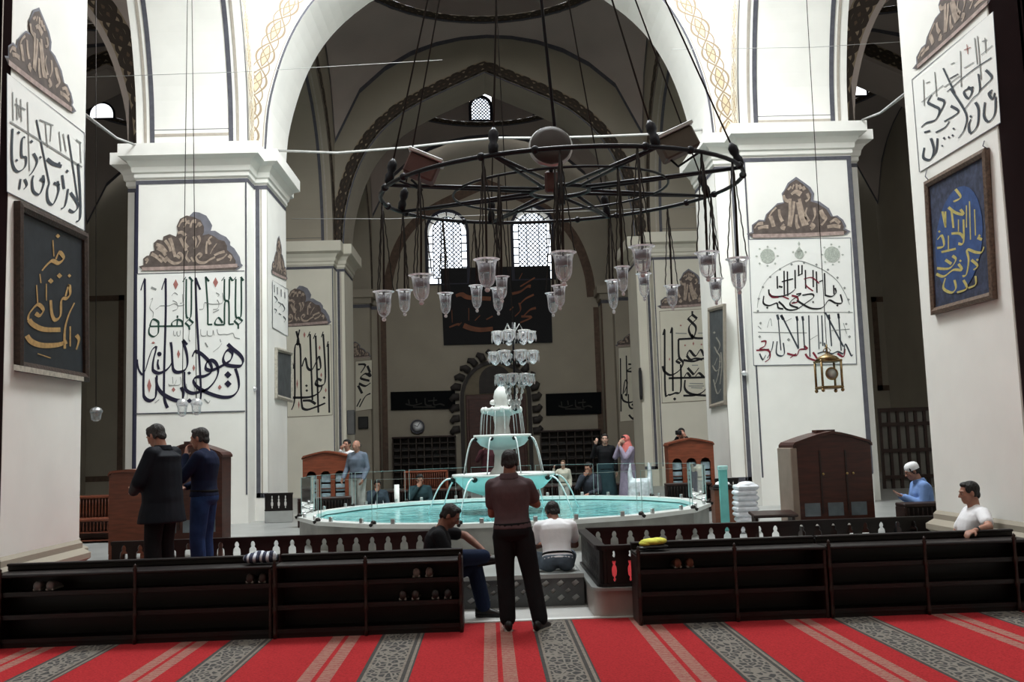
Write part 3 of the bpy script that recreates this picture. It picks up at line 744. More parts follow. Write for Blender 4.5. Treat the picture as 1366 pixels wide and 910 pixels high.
for i,(r0,z0,reach,zend,n,bas,rad) in enumerate(((.88,1.22,.42,.66,8,b1,.017),(.50,1.88,.22,1.30,8,b2,.015),(.33,2.34,.05,1.95,14,b3,.008))):
    for k in range(n):
        a=2*PI*(k+.25+.25*i)/n; pts=[]
        for q in range(9):
            t=q/8; rr_=r0+reach*t; zz=z0+(.10*t*(1-t)*2 if i<2 else 0)-(z0-zend)*t*t; pts.append((FC[0]+rr_*math.cos(a),FC[1]+rr_*math.sin(a),zz))
        fp(MB().tube(pts,[rad*(1-.3*q/8) for q in range(9)],6),'water_jet',JET,bas)
        if i<2: 
            c=Vector((FC[0]+r0*math.cos(a)*.99,FC[1]+r0*math.sin(a)*.99,z0+.0)); fp(MB().ball(c,.05 if i==0 else .035,n=8),'spout',BR,bas)
GLS=glass('clear_panel_glass',(.96,.985,.98),.03,.95); EDGE=mat('glass_edge',(.42,.55,.54),.2)
pa=poly16(RP-.02)
for k in range(NS):
    a,b=Vector((*pa[k],0)),Vector((*pa[(k+1)%NS],0)); d=(b-a).normalized(); nn=Vector((-d.y,d.x,0)); a2,b2_=a+d*.05,b-d*.05
    V=[]
    for w in (-.005,.005):
        for p_,z in ((a2,.75),(b2_,.75),(b2_,1.34),(a2,1.34)): V.append((p_.x+nn.x*w,p_.y+nn.y*w,z))
    o=fp(MB().add(V,[(0,1,2,3)]),'glass_panel',GLS)
    eb=MB()
    for p_ in (a2,b2_): eb.box(-.002,.002,-.005,.005,.75,1.34,M=Matrix.Translation((p_.x,p_.y,0))@Matrix.Rotation(math.atan2(d.y,d.x),4,'Z'))
    l=(b2_-a2).length; eb.box(0,l,-.003,.003,1.338,1.343,M=Matrix.Translation((a2.x,a2.y,0))@Matrix.Rotation(math.atan2(d.y,d.x),4,'Z'))
    fp(eb,'panel_edge',EDGE,o)
    for t in (.2,.8):
        cl=MB(); p_=a2+(b2_-a2)*t; cl.bbox(-.03,.03,-.02,.02,.71,.79,.006,M=Matrix.Translation((p_.x,p_.y,0))@Matrix.Rotation(math.atan2(d.y,d.x),4,'Z'))
        fp(cl,'clamp',mat('brushed_steel',(.6,.6,.6),.3,metal=1),o)
t=thing('glass_post','tall turquoise glass edge post standing at the pool rim by the brown box','post',(3.03,16.0,.72))
p_=at(922,690,Y=15.6)
t.location=(3.46,15.6,DECK)
fp(MB().bbox(3.39,3.53,15.58,15.62,DECK,1.33,.01),'slab',mat('turquoise_glass_slab',(.20,.58,.55),.15),t); fp(MB().bbox(3.38,3.54,15.57,15.63,1.26,1.33,.01),'cap',mat('pale_glass_cap',(.5,.8,.78),.2),t)
# ------------------------------------------------------------------ cabinets, benches, boxes
def cabinet(name,label,x0,x1,y0,y1,z0,zs,zp,arches=True,back=False,m=WOOD_R):
    cx=(x0+x1)/2; t=thing(name,label,'cabinet',(cx,(y0+y1)/2,z0))
    w=x1-x0
    # body side view outline with a low gabled top
    n=9; top=[(x1-.0,zs)]
    for i in range(n): s=i/(n-1); u=x1-.03-(w-.06)*s; top.append((u,zs+.04+(zp-zs-.06)*(1-abs(2*s-1)**1.3)))
    top.append((x0,zs))
    holes=[]
    if arches:
        aw=w*.215; ah=(zs-z0)*.50; zb=z0+(zs-z0)*.30
        for k in (-1,0,1): holes.append([(cx+k*w*.31+u,zb+v) for u,v in arched(aw,ah)])
    put(MB().prism([(x0,z0+.12),(x1,z0+.12)]+top,lambda u,v,ww:(u,ww,v),(y0,y0+.03),holes=holes),'front_panel',m,t)
    put(MB().prism([(x0+.01,z0+.12),(x1-.01,z0+.12)]+[(u*1.0,v-.01) for u,v in top],lambda u,v,ww:(u,ww,v),(y1-.02,y1)),'back_panel',m,t)
    put(MB().bbox(x0,x0+.03,y0+.03,y1-.02,z0+.12,zs,.004),'side_panel',m,t); put(MB().bbox(x1-.03,x1,y0+.03,y1-.02,z0+.12,zs,.004),'side_panel',m,t)
    mb=MB(); V=[];k=len(top)
    for yy in (y0-.04,y1+.03):
        for u,v in top: V.append((cx+(u-cx)*1.03,yy,v+.0))
    for yy in (y0-.04,y1+.03):
        for u,v in top: V.append((cx+(u-cx)*1.03,yy,v+.035))
    Fq=[]
    for i in range(k-1): Fq+=[(i,i+1,k+i+1,k+i),(2*k+i,2*k+i+1,3*k+i+1,3*k+i),(i,i+1,2*k+i+1,2*k+i),(k+i,k+i+1,3*k+i+1,3*k+i)]
    Fq+=[(0,k,3*k,2*k),(k-1,2*k-1,4*k-1,3*k-1)]
    put(mb.add(V,Fq),'curved_top',m,t)
    put(MB().bbox(x0+.03,x1-.03,y0+.03,y1-.02,z0+.12,z0+.15,.004).bbox(x0+.03,x1-.03,y0+.03,y1-.02,(z0+zs)/2,(z0+zs)/2+.02,.004),'shelf',m,t)
    for xx in (x0,x1-.06):
        for yy in (y0,y1-.06): put(MB().bbox(xx,xx+.06,yy,yy+.06,z0,z0+.12,.008),'leg',m,t)
    if arches:
        for k in (-1,0,1):
            gl=put(MB().prism([(cx+k*w*.31+u,zb+v) for u,v in arched(aw,ah)],lambda u,v,ww:(u,ww,v),(y0+.012,y0+.018)),'glass_pane',GLS,t)
            bk=MB()
            for r in range(3):
                put(MB().bbox(cx+k*w*.31-aw/2,cx+k*w*.31+aw/2,y0+.06,y0+.2,zb+ah*(.02+.3*r),zb+ah*(.02+.3*r)+ah*.24,.01),'stacked_papers',mat('pale_papers',(.45,.52,.60),.8,var=.3,scale=12),t)
    if back:
        for k in range(1,3):
            x=x0+w*k/3; put(MB().box(x-.012,x+.012,y0-.012,y0,z0+.4,zs-.05),'door_stile',WOOD,t)
        for x in (x0+w*.36,x0+w*.67,x0+w*.75): put(MB().ball((x,y0-.02,(z0+zs)/2+.28),.018,n=8),'knob',mat('brass',(.6,.45,.2),.3,metal=1),t)
        put(MB().box(cx-.13,cx+.13,(y0+y1)/2-.1,(y0+y1)/2+.1,zp+.0,zp+.035),'lid_block',m,t)
        for k in range(3):
            a=x0+w*(.1+.3*k); put(MB().box(a,a+w*.2,y0-.006,y0-.002,z0+.36,z0+.54),'glass_pane',mat('dull_glass',(.16,.19,.21),.12,var=.3,scale=5),t)
        put(MB().bbox(x0-.05,x0+.04,y0-.02,y1,z0+.12,zs,.01),'end_board',mat('worn_taupe_board',(.28,.22,.18),.6),t)
    return t
WOOD_DR=mat('dark_red_wood',(.065,.017,.010),.35,var=.4,scale=4,stretch=(1,1,7))
cabinet('book_cabinet','big dark red wooden cabinet with a gabled top behind the railing by the lantern',3.93,5.0,13.4,14.0,DECK,1.60,1.80,arches=False,back=True,m=WOOD_DR)
cabinet('book_cabinet','dark wooden cabinet behind the two standing men',-5.05,-4.12,14.3,14.8,DECK,1.72,1.93,arches=False,back=True,m=WOOD_DR)
cabinet('book_cabinet','lower brown wooden cabinet end beside the man in the black coat',-5.62,-5.12,14.0,14.5,DECK,1.5,1.58,arches=False,back=False,m=WOOD_R)
C3=mat('orange_brown_wood',(.22,.062,.03),.4,var=.3,scale=4,stretch=(1,1,7))
cabinet('book_cabinet','red-brown cabinet with three arched glass doors, bald man in grey beside it',-4.29,-3.30,21.35,21.8,DECK,1.60,1.76,m=C3)
cabinet('book_cabinet','red-brown cabinet with three arched glass doors and a man looking over its top',3.66,4.66,21.35,21.8,DECK,1.63,1.79,m=C3)
# book shelves of the reading benches behind the cabinets
def bench(label,x0,x1,y0,y1,z0,z1,rz=0,m=WOOD,seat=.6):
    cx,cy=(x0+x1)/2,(y0+y1)/2; t=thing('low_bookcase',label,'bookcase',(cx,cy,z0),rz)
    hx,hy,h=(x1-x0)/2,(y1-y0)/2,z1-z0
    MB().bbox(-hx,hx,-hy,hy,h-.05,h,.01).build('top',m,t)
    for s in (-1,1): MB().bbox(s*hx-.02*(s+1),s*hx+.02*(1-s),-hy,hy,0,h-.05,.005).build('side_panel',m,t)
    MB().box(-hx+.04,hx-.04,hy-.02,hy,0,h-.05).build('back_panel',m,t)
    MB().bbox(-hx+.04,hx-.04,-hy,hy-.02,h*.4,h*.4+.02,.004).bbox(-hx+.04,hx-.04,-hy,hy-.02,.03,.05,.004).build('shelf',m,t)
    k=int(2*hx/.06)
    mb=MB()
    for i in range(k):
        x=-hx+.06+i*.06; mb.lathe([(.008,h*.45),(.014,h*.6),(.008,h*.75),(.008,h-.06)],6,(x,-hy+.02,0))
    mb.build('spindles',m,t)
    return t
bench('long spindled low bookcase running along the pier towards the dark cabinet',-4.05,-3.0,19.4,19.75,.301,.86,R(12),WOOD)
bench('spindled low bookcase between the wrapped stack and the big cabinet',3.35,4.3,20.0,20.35,.301,.88,R(-6),WOOD)
bench('long low bookcase in the side aisle behind the big cabinet, praying man behind it',5.12,7.9,12.62,12.95,.301,.84,R(-3),WOOD)
for i,(x0,x1,y0,z1,lb) in enumerate(((-10.2,-6.2,19.2,1.05,'red-brown book bench in the dim aisle, taller of the two past the near pier'),(-9.4,-6.0,17.4,.72,'low red-brown bench in the dim aisle in front of the taller one'))):
    bench(lb,x0,x1,y0,y0+.4,.301,z1,0,WOOD_R)
# dark low cases beyond the pool
bench('dark low case beyond the pool between the cabinets and the fountain',-3.0,-.9,22.9,23.3,.301,.80,0,WOOD)
bench('dark low case beyond the pool under the row of seated visitors',1.0,3.4,22.9,23.3,.301,.80,0,WOOD)
bench('red-brown low chest beyond the pool just left of the fountain bowls',-2.6,-1.4,27.0,27.5,.301,1.15,0,C3)
# small railings at the pier feet
for x0,x1,lb in ((-5.0,-4.42,'short red railing with white cut-outs between pier foot and pool'),(4.55,5.05,'short red railing with white cut-outs beside the brown box and wrapped stack')):
    t=rail('railing',lb,[(x0,20.9),(x1,20.9)],.55 if x0<0 else .5,.92,.14)
    put(MB().bbox(x0,x1,20.86,20.94,.30,.55 if x0<0 else .5,.01),'base',MARBLE,t)
# brown box with a hat, wrapped stack
t=thing('wooden_stand','plain brown wooden stand at the edge of the pool beside the glass post','stand',(3.78,17.1,DECK))
put(MB().bbox(3.62,3.97,16.95,17.25,DECK,.88,.008),'body',mat('brown_stand_wood',(.20,.08,.045),.45,var=.2,scale=3,stretch=(1,1,6)),t); put(MB().bbox(3.6,3.99,16.93,17.27,.88,.91,.006),'top',WOOD,t)
t=thing('wrapped_stack','tall stack wrapped in white plastic behind the railing','stack',(3.95,15.2,DECK))
p=at(995,672,Y=15.2); WRAP=mat('white_plastic_wrap',(.80,.83,.88),.3,var=.15,scale=9,bump=.6)
t.location=(p.x,15.2,DECK)
mb=MB()
for k in range(9):
    z=DECK+k*.082; mb.bbox(p.x-.17+rnd.uniform(-.02,.02),p.x+.17+rnd.uniform(-.02,.02),15.05,15.35,z,z+.085,.03)
mb.ball((p.x+.02,15.2,1.03),.15,.14,.06,n=12)
put(mb,'wrapping',WRAP,t)
t=thing('book_rest','low dark folding book rest on the deck beside the wrapped stack','book rest',(3.6,14.2,DECK))
p=at(1040,690,Y=13.0); t.location=(p.x,13.3,DECK)
put(MB().bbox(-.3,.3,-.15,.15,0,.04,.01,M=Matrix.Translation((p.x,13.3,.70))@Matrix.Rotation(R(8),4,'X')),'board',WOOD,t)
for s in (-1,1): put(MB().bbox(p.x+s*.25-.02,p.x+s*.25+.02,13.2,13.4,DECK,.70,.005),'leg',WOOD,t)
p=at(1100,697,Y=12.9)
t=thing('paper_sheets','white papers lying on a low stand under the big cabinet','papers',(p.x,12.9,DECK)); 
put(MB().bbox(p.x-.36,p.x+.30,12.75,13.05,p.z-.03,p.z-.005,.004).bbox(p.x-.1,p.x+.3,12.78,13.02,p.z-.005,p.z+.02,.004),'sheets',mat('white_paper',(.75,.73,.70),.8),t)
put(MB().box(p.x-.34,p.x+.28,12.78,13.02,DECK,p.z-.03),'stand',WOOD,t)
# far book wall (dado) and wooden screens
DADO=mat('dark_lattice_wood',(.020,.013,.010),.5,var=.5,scale=7)
def bookwall(x0,x1,z1,lb):
    t=thing('wall_bookcase',lb,'bookcase',((x0+x1)/2,YW-.3,0))
    put(MB().box(x0,x1,YW-.06,YW-.01,0.001,z1),'back_panel',DADO,t); put(MB().bbox(x0-.03,x1+.03,YW-.6,YW-.02,z1-.08,z1,.02),'top',WOOD,t)
    mb=MB(); n=7
    for i in range(n): mb.box(x0,x1,YW-.5,YW-.06,.08+i*(z1-.1)/n,.11+i*(z1-.1)/n)
    k=max(2,int((x1-x0)/.35))
    for i in range(k+1): x=x0+(x1-x0)*i/k; mb.box(x-.02,x+.02,YW-.5,YW-.06,0.001,z1-.08)
    put(mb,'lattice_shelf',mat('dim_shelf_wood',(.05,.033,.024),.5),t)
bookwall(-4.6,-1.75,2.32,'dark latticed bookcase along the far wall under the clock')
bookwall(2.15,4.9,2.40,'dark latticed bookcase along the far wall under the board beside the portal')
t=thing('screen','tall dark wooden window screen in the side aisle behind the praying man','screen',(12.8,30,0))
a,b=at(1172,545,Y=26),at(1243,640,Y=26)
put(MB().box(a.x,b.x+.4,26.0,26.05,0.001,a.z),'back_panel',mat('dim_screen_panel',(.16,.15,.13),.7),t)
mb=MB()
for i in range(8): x=a.x+(b.x+.4-a.x)*i/7; mb.box(x-.04,x+.04,25.95,26.0,0.001,a.z)
for z in (.6,1.3,2.0,a.z-.05): mb.box(a.x,b.x+.4,25.94,25.99,z-.05,z+.05)
put(mb,'frame',WOOD,t)
# ------------------------------------------------------------------ painted inscriptions
INK_N=mat('navy_ink',(.012,.010,.035),.7); INK_G=mat('green_ink',(.018,.06,.045),.7); INK_K=mat('black_ink',(.012,.012,.014),.7); INK_S=mat('slate_ink',(.05,.06,.075),.7)
INK_T=mat('thin_grey_ink',(.28,.29,.28),.7); INK_R=mat('dull_red_ink',(.40,.17,.15),.7); INK_C=mat('crimson_ink',(.22,.02,.04),.7)
GOLD=mat('gold_paint',(.42,.27,.11),.5,var=.25,scale=20); YEL=mat('yellow_gold_paint',(.52,.45,.16),.5,var=.2,scale=20); ORNG=mat('orange_brown_paint',(.21,.065,.02),.6,var=.35,scale=2)
FIELD=mat('white_panel_field',(.80,.80,.77),.7,var=.03,scale=2); FIELD_C=mat('cream_panel_field',(.66,.63,.53),.75,var=.04,scale=2); GREYB=mat('slate_border',(.16,.17,.20),.7); ROSE=mat('pale_sage_rosette',(.46,.49,.44),.7,var=.3,scale=40)
def plane_y(Y): return lambda x,y,e=0:at(x,y,Y=Y-e)
def plane_x(X): return lambda x,y,e=0:at(x,y,X=X-math.copysign(e,X))
def pts_of(s): return [tuple(float(q) for q in p.split(',')) for p in s.split()]
def ribbon(mb,pl,cv,pts,w,nib=-60,e=.018,n=5,taper=False):
    P=catmull([(x,y,0) for x,y in pts],n) if len(pts)>2 else [Vector((*pts[0],0)),Vector((*pts[1],0))]
    A=[];B=[];m=len(P)
    for i,p in enumerate(P):
        d=P[min(i+1,m-1)]-P[max(i-1,0)]
        if d.length<1e-6: d=Vector((1,0,0))
        d.normalize(); a=math.atan2(d.y,d.x)-R(nib)
        h=.5*w*math.sqrt(math.sin(a)**2*.92+.09)
        if taper: h*=min(1,.25+1.6*min(i,m-1-i)/m*2)
        nx,ny=-d.y*h,d.x*h
        A.append(pl(*cv(p.x+nx,p.y+ny),e)); B.append(pl(*cv(p.x-nx,p.y-ny),e))
    mb.strip(A,B)
def crop(x0,y0,s): return lambda x,y:(x0+x/s,y0+y/s)
def script(parent,name,m,pl,cv,w,text,nib=-60,e=.018):
    """text: strokes separated by ';', an optional 'wNN ' prefix changes the pen, 'd' draws a rhombic dot"""
    mb=MB()
    for s in text.strip().split(';'):
        s=s.strip()
        if not s: continue
        ww=w
        if s[0]=='w': a,s=s.split(' ',1); ww=float(a[1:])
        if s[0]=='d':
            v=[float(q) for q in s[1:].split(',')]; x,y=v[0],v[1]; rx=v[2]; ry=v[3] if len(v)>3 else rx
            mb.add([pl(*cv(*q),e+.001) for q in ((x-rx,y),(x,y-ry),(x+rx,y),(x,y+ry))],[(0,1,2,3)])
        elif s[0]=='o':
            v=[float(q) for q in s[1:].split(',')]; mb.add([pl(*cv(v[0]+v[2]*math.cos(2*PI*k/16),v[1]+v[2]*math.sin(2*PI*k/16)),e+.001) for k in range(16)],[tuple(range(16))])
        else: ribbon(mb,pl,cv,pts_of(s),ww,nib,e)
    return put(mb,name,m,parent)
def quad(parent,name,m,pl,px,e=.012):
    return put(MB().add([pl(x,y,e) for x,y in px],[(0,1,2,3)]),name,m,parent)
def border(parent,m,pl,px,w,e=.016):
    c=(sum(p[0] for p in px)/4,sum(p[1] for p in px)/4)
    mb=MB(); ins=[]
    for x,y in px:
        dx,dy=c[0]-x,c[1]-y; ins.append((x+math.copysign(w,dx),y+math.copysign(w,dy)))
    V=[pl(x,y,e) for x,y in px]+[pl(x,y,e) for x,y in ins]
    return put(mb.add(V,[(i,(i+1)%4,4+(i+1)%4,4+i) for i in range(4)]),'border',m,parent)
def panel(label,pl,px,field=FIELD,bm=GREYB,bw=.8,cat='wall inscription'):
    c=pl(sum(p[0] for p in px)/4,sum(p[1] for p in px)/4)
    t=thing('calligraphy_panel',label,cat,c); quad(t,'field',field,pl,px)
    if bw: border(t,bm,pl,px,bw)
    return t
YF1=YC[1]-PY; YF2=YC[2]-PY; P1=plane_y(YF1)
# --- second pier on the left
t=panel('tall navy and green calligraphy panel with three long uprights, behind the two standing men',P1,[(183,365),(326,361.5),(326,549),(183,552.5)],bw=0)
A=crop(180,355,7.58); B=crop(180,440,7.58)
script(t,'navy_lettering',INK_N,P1,A,40,"100,130 101,400 96,700 90,970 86,1250 98,1330 150,1362 205,1330 216,1240 222,1105;w26 100,120 75,190 60,245;310,125 312,400 306,700 298,950 293,1240 296,1330 310,1390 330,1435;w26 310,120 285,190 270,240;w36 613,125 621,400 636,700 648,900 660,1100 667,1260 664,1340 650,1385;w26 613,118 640,190 660,238")
script(t,'navy_lettering',INK_N,P1,B,38,"362,125 372,200 380,350 392,408 430,430 500,410 530,350 525,250 502,165 485,110;w24 488,100 528,150;375,330 345,380 300,418 240,438 190,418 180,380 188,300 212,205 216,165;w24 216,165 172,205 137,300 108,400 78,452 46,420 30,370 24,300;o247,245,23;w34 235,300 230,350 242,400;w40 938,145 985,190 1058,250 1092,310 1072,362 1000,368 920,350 892,300 912,232 950,205 985,240 970,300 930,335 870,370 800,402 750,410 716,388 726,332 772,308 822,342 842,420 812,510 742,592 665,628;580,272 604,222 652,232 712,280 762,342 775,420 705,468 625,478 592,512 622,572 702,622 802,662 902,683 990,668 1046,600 1046,500 1016,392;500,425 500,540 517,608 572,640 640,632 692,602;w42 215,480 226,570 272,640 352,690 430,716 480,700 490,640 468,580;d940,455,38;d940,547,38;d548,437,22,16;d552,718,30,24;w22 645,600 668,640 650,735",e=.020)
script(t,'green_lettering',INK_G,P1,A,22,"520,130 518,480 540,525;572,130 568,480 545,530;482,160 515,110;548,110 585,155;548,537 590,575;590,575 548,612;548,612 508,575;508,575 548,537;548,612 551,645;715,110 735,400 737,592;735,592 782,590;712,108 748,155;905,130 905,325 930,352 950,380 952,590;955,130 952,325 930,352 908,380 905,590;950,590 1000,585;875,150 905,110;957,110 988,150;905,592 818,592 812,560 845,522 885,575;1020,130 1018,480 1045,518 1075,480 1075,130;990,150 1022,110;1070,110 1097,148;1045,520 1088,555;1088,555 1045,594;1045,594 1003,555;1003,555 1045,520;1045,594 1045,635;490,606 150,610;w26 238,600 233,562 178,540 150,606;238,610 233,680 190,714 147,690 142,640 160,592;480,600 475,560 430,540 377,570 372,602;430,545 425,600;430,525 430,500",nib=-45)
script(t,'thin_grey_lettering',INK_T,P1,A,9,"370,300 402,270 432,292;480,285 482,365 455,378;500,392 440,402 400,380 340,402 262,402 236,420 208,440;382,350 422,372 430,430 380,455;w22 165,215 215,240;160,340 180,330 150,420 185,470 180,520;820,270 852,290 835,310;885,270 886,370 800,386 740,380 702,370 692,430 650,440;830,340 850,380 835,430 790,440;w14 790,470 850,442;665,640 670,702 722,702 730,655 736,702 782,702 790,650 800,700;830,640 845,690 902,690 940,692 990,680 1010,722 1060,735;w16 710,775 735,820;790,870 850,820 880,780;860,740 870,770;550,640 545,740 560,760;390,655 395,700 415,700 425,660 430,705 455,700 458,650;340,1190 350,1210 400,1200 420,1150;460,1120 455,1200 340,1205;380,1120 385,1190;520,1190 530,1330 490,1380;590,1180 620,1340 600,1390;w16 700,1345 740,1385 760,1360;w16 200,1385 245,1350")
script(t,'red_marking',INK_R,P1,A,9,"d412,185,26,52;d815,165,26,52;d145,1210,22,72;d440,890,16,46;d595,1030,14,34;d858,1225,20,26;d390,1250,20,26;d185,775,20,12")
mb=MB().add([P1(x,y,.017) for x,y in ((181,553),(181,551.4),(327,547.8),(327,549.4))],[(0,1,2,3)]).add([P1(x,y,.017) for x,y in ((181,366),(181,365),(326,361),(326,362))],[(0,1,2,3)]); put(mb,'border_line',LINE,t)
# --- second pier on the right
t=panel('white panel with two star rosettes above black and crimson calligraphy, lantern before its lower edge',P1,[(998,319),(1135,317),(1143,486),(1005,488)],bw=.9)
Cc=crop(995,315,4.916)
script(t,'black_lettering',INK_K,P1,Cc,13,"205,262 207,345;250,228 252,385;272,232 274,392;322,222 324,345;345,190 347,262;368,190 368,252;390,222 392,345;440,222 442,335;462,232 466,372;515,242 520,392;575,322 578,382;340,262 370,245;150,350 160,390 222,396 282,380 322,350;330,382 362,380 300,422 292,452 342,470;370,388 432,380 442,402 392,440 332,480 272,482 240,452 215,430;520,388 562,396 590,372 585,340;620,382 630,436 590,440 545,420 512,460 480,476 422,472 362,440 335,420;118,392 115,440 152,456 202,440 212,470 245,478;235,300 270,290 310,280;215,330 240,335;505,290 480,300;d140,470,8;d600,455,8;d440,432,7;d315,435,7",nib=-50)
script(t,'black_lettering',INK_S,P1,Cc,12,"w10 210,520 220,640 230,750;235,522 345,740;335,530 340,640 345,735;372,530 385,745;412,520 420,792;w9 470,520 480,742;497,520 505,722;520,500 640,725;545,520 562,722;607,510 625,752;w20 205,515 214,548;w20 230,518 246,548;w20 332,526 338,555;w20 370,526 376,555;w20 605,508 610,540;w20 543,515 548,545;205,690 200,768 230,786 252,768 245,700;180,690 170,742 140,802;470,770 522,758 562,772 602,758 640,770 652,708 690,782 702,775;515,700 530,760;90,770 110,810 130,780",nib=-55)
script(t,'crimson_lettering',INK_C,P1,Cc,14,"100,692 130,690 122,722 90,742 150,752 156,800 125,826;68,750 152,744;270,770 332,782 352,745 402,740 382,720;390,772 412,800 470,816 440,762;290,800 330,770;155,380 175,400 215,400;300,390 335,400 340,430 300,440;w9 380,282 432,272 480,310;w9 232,392 282,412;w9 390,310 400,330 440,360;600,770 640,790 650,740",nib=-50)
script(t,'thin_grey_lettering',INK_T,P1,Cc,5,"48,500 700,500;75,470 85,400 120,312 180,246 255,196 345,162 450,196 530,236 600,296 650,376 680,450;80,630 400,635;140,600 160,540 170,590;560,620 680,610;640,570 660,640;80,590 100,610;260,560 300,540;420,680 470,650;d280,680,12;d680,660,10;d90,660,10;d490,700,8")
script(t,'rosette_marking',ROSE,P1,Cc,5,"o142,130,48;o565,120,52;o350,120,30;d350,98,22,30;d142,70,8;d142,195,8;d70,132,10,6;d208,130,10,6;d90,85,8;d192,80,8;d90,180,8;d192,180,8;d560,55,8;d570,186,8;d500,122,10,6;d635,122,10,6;d515,75,8;d612,70,8;d520,170,8;d610,170,8;d348,50,8,16;d310,105,8;d392,105,8")
mb=MB()
for k in range(15):
    a=R(200-k*15.8); x=378+300*math.cos(a)*1.0; y=470-310*math.sin(a)*.95
    mb.add([P1(*Cc(x+q[0]*9,y+q[1]*9),.018) for q in ((-1,0),(0,-1),(1,0),(0,1))],[(0,1,2,3)])
put(mb,'scallop_dots',INK_T,t)
# --- near pier on the left (its face towards the aisle)
XL=plane_x(-5.1); XR=plane_x(5.1)
t=panel('white slate-script panel above the framed black board on the near pier',XL,[(9,97),(113,177),(113.5,308),(9,256)],bw=.7)
D=crop(0,70,3.79)
script(t,'thin_grey_lettering',INK_T,XL,D,8,"65,200 68,345;85,230 88,340;105,235 110,350;140,250 150,600;230,350 240,480;300,400 310,500;405,450 410,560;50,350 230,462 415,580;75,260 130,290;200,340 270,370;385,440 410,460;95,270 100,330;260,370 255,450;320,410 335,500")
script(t,'slate_lettering',INK_S,XL,D,15,"w9 185,340 250,660;w9 345,415 395,750;128,428 112,440 110,522 132,532 126,580 90,602 66,570 60,500 64,385;d95,405,9;d85,545,8;170,510 188,552 166,602 148,622;218,620 222,662 200,716 170,702 163,652 170,622;203,640 226,652;292,650 296,702 270,766 245,752 239,702 250,660;272,660 302,672;w20 238,538 270,562 312,576;345,690 330,772 308,792;357,708 395,770 375,806 348,795;395,560 405,700 406,832 385,856;105,640 98,692;125,640 136,670 120,692;d160,450,9;d205,530,8;d300,560,8;d340,600,9;315,620 325,690",nib=-45)
t=panel('white slate-script panel above the framed blue board on the near pier',XR,[(1216,106),(1325,15),(1335,164),(1226,230)],bw=.7)
Ee=crop(1205,10,3.957)
script(t,'slate_lettering',INK_S,XR,Ee,16,"w12 230,445 350,342 465,265;435,330 466,370 432,410 400,440;w12 395,350 402,440 366,480 320,540;482,450 470,482 450,452 470,435;486,470 482,560 450,602 425,572 430,500;380,500 396,540 390,622 355,662 344,622 356,590;340,420 362,440 342,480 320,442 370,420;w13 250,430 330,560 322,640 290,690;w10 210,320 270,450;150,462 130,500 162,520 190,540 170,592 120,610 95,632;180,480 216,500 185,570;110,740 105,792 142,802 160,750 145,690;180,690 172,760 150,792;170,660 220,632 242,600;215,602 290,552 250,520;110,660 142,650;d215,690,8;d240,685,7;d265,640,7;d260,675,7;d355,575,8;d460,450,7;d205,730,6;w12 245,375 290,350",nib=-50)
script(t,'thin_grey_lettering',INK_T,XR,Ee,8,"375,160 390,300;390,150 410,380;300,230 305,420;165,340 175,470;105,380 110,520;95,500 210,410;410,250 470,200;430,160 435,240;415,180 440,170;320,320 370,290;120,400 140,390;250,300 270,290;215,420 300,360")
script(t,'red_marking',INK_R,XR,Ee,6,"320,225 355,210;335,195 340,245")
# --- third piers and the far pilasters
P2=plane_y(YF2); P3=plane_y(YW-1.9)
t=panel('cream panel with black calligraphy beside the nearer pier edge, above the bald man',P2,[(382,436),(441.5,433),(443.5,554),(383,557)],FIELD_C,LINEB,.5)
G=crop(375,375,4.667)
script(t,'black_lettering',INK_K,P2,G,17,"115,302 100,390 120,420 126,740 150,800 222,782 275,760;95,312 110,390 85,422 85,720 65,802;180,330 195,742;215,340 226,640 232,820;262,330 276,600 250,652 215,642 225,610 252,620;293,390 298,700 300,820;130,532 150,480 165,540 192,552 220,500 236,470 246,540 222,552;255,650 240,690 180,722 70,726;135,745 180,745 215,766;d158,652,9;d160,682,9;d268,726,9;60,480 75,540 60,560;w14 180,315 165,350;w14 215,325 200,360;w14 262,315 250,350;w14 293,375 285,410",nib=-55)
script(t,'red_marking',INK_R,P2,G,7,"d145,335,7,20;d240,415,6,16;d250,585,6,16;d278,680,6,16;d100,640,5,30;d110,770,5,26")
t=panel('cream panel with knotted square black calligraphy behind the hanging glass lamps',P2,[(879.5,415),(950,411),(952,534),(883,538)],FIELD_C,LINEB,.5)
H=crop(870,350,4.333)
script(t,'black_lettering',INK_K,P2,H,15,"72,390 75,740 95,766 132,756 165,740 165,590;115,380 120,745;152,445 238,440;228,418 250,438 330,438;152,445 155,545 178,580 160,622 110,652 72,632 60,600;156,556 140,570 162,584;232,303 259,325;259,325 232,350;232,350 206,325;206,325 232,303;232,350 214,372 214,402 236,436 251,402 251,372 232,350;232,282 232,303;180,565 240,572 300,556 322,580 322,612;200,540 216,510 250,542 280,505 300,542;200,540 220,562 250,556 290,562;95,670 340,664;185,665 202,640 222,662;205,610 240,650;240,650 270,610;250,660 270,640 296,662;190,680 190,732 230,762 335,772;315,680 310,732 260,766 180,771;d130,790,10;w16 72,385 62,420;w16 115,375 105,410",nib=-50)
script(t,'thin_grey_lettering',INK_T,P2,H,6,"210,715 300,715;215,700 295,702;225,725 290,727;135,410 200,412;265,410 315,408;230,595 265,595")
script(t,'red_marking',INK_R,P2,H,6,"d165,365,6;d298,365,6;d238,470,5,12;d100,560,4,10;d190,480,6;d285,475,6")
t=panel('narrow dim cream panel with curling black script, between pillar edge and the far wall board',P3,[(474,482),(496.5,480),(496.5,546),(474,549)],FIELD_C,LINEB,.4)
I_=crop(360,300,2.845)
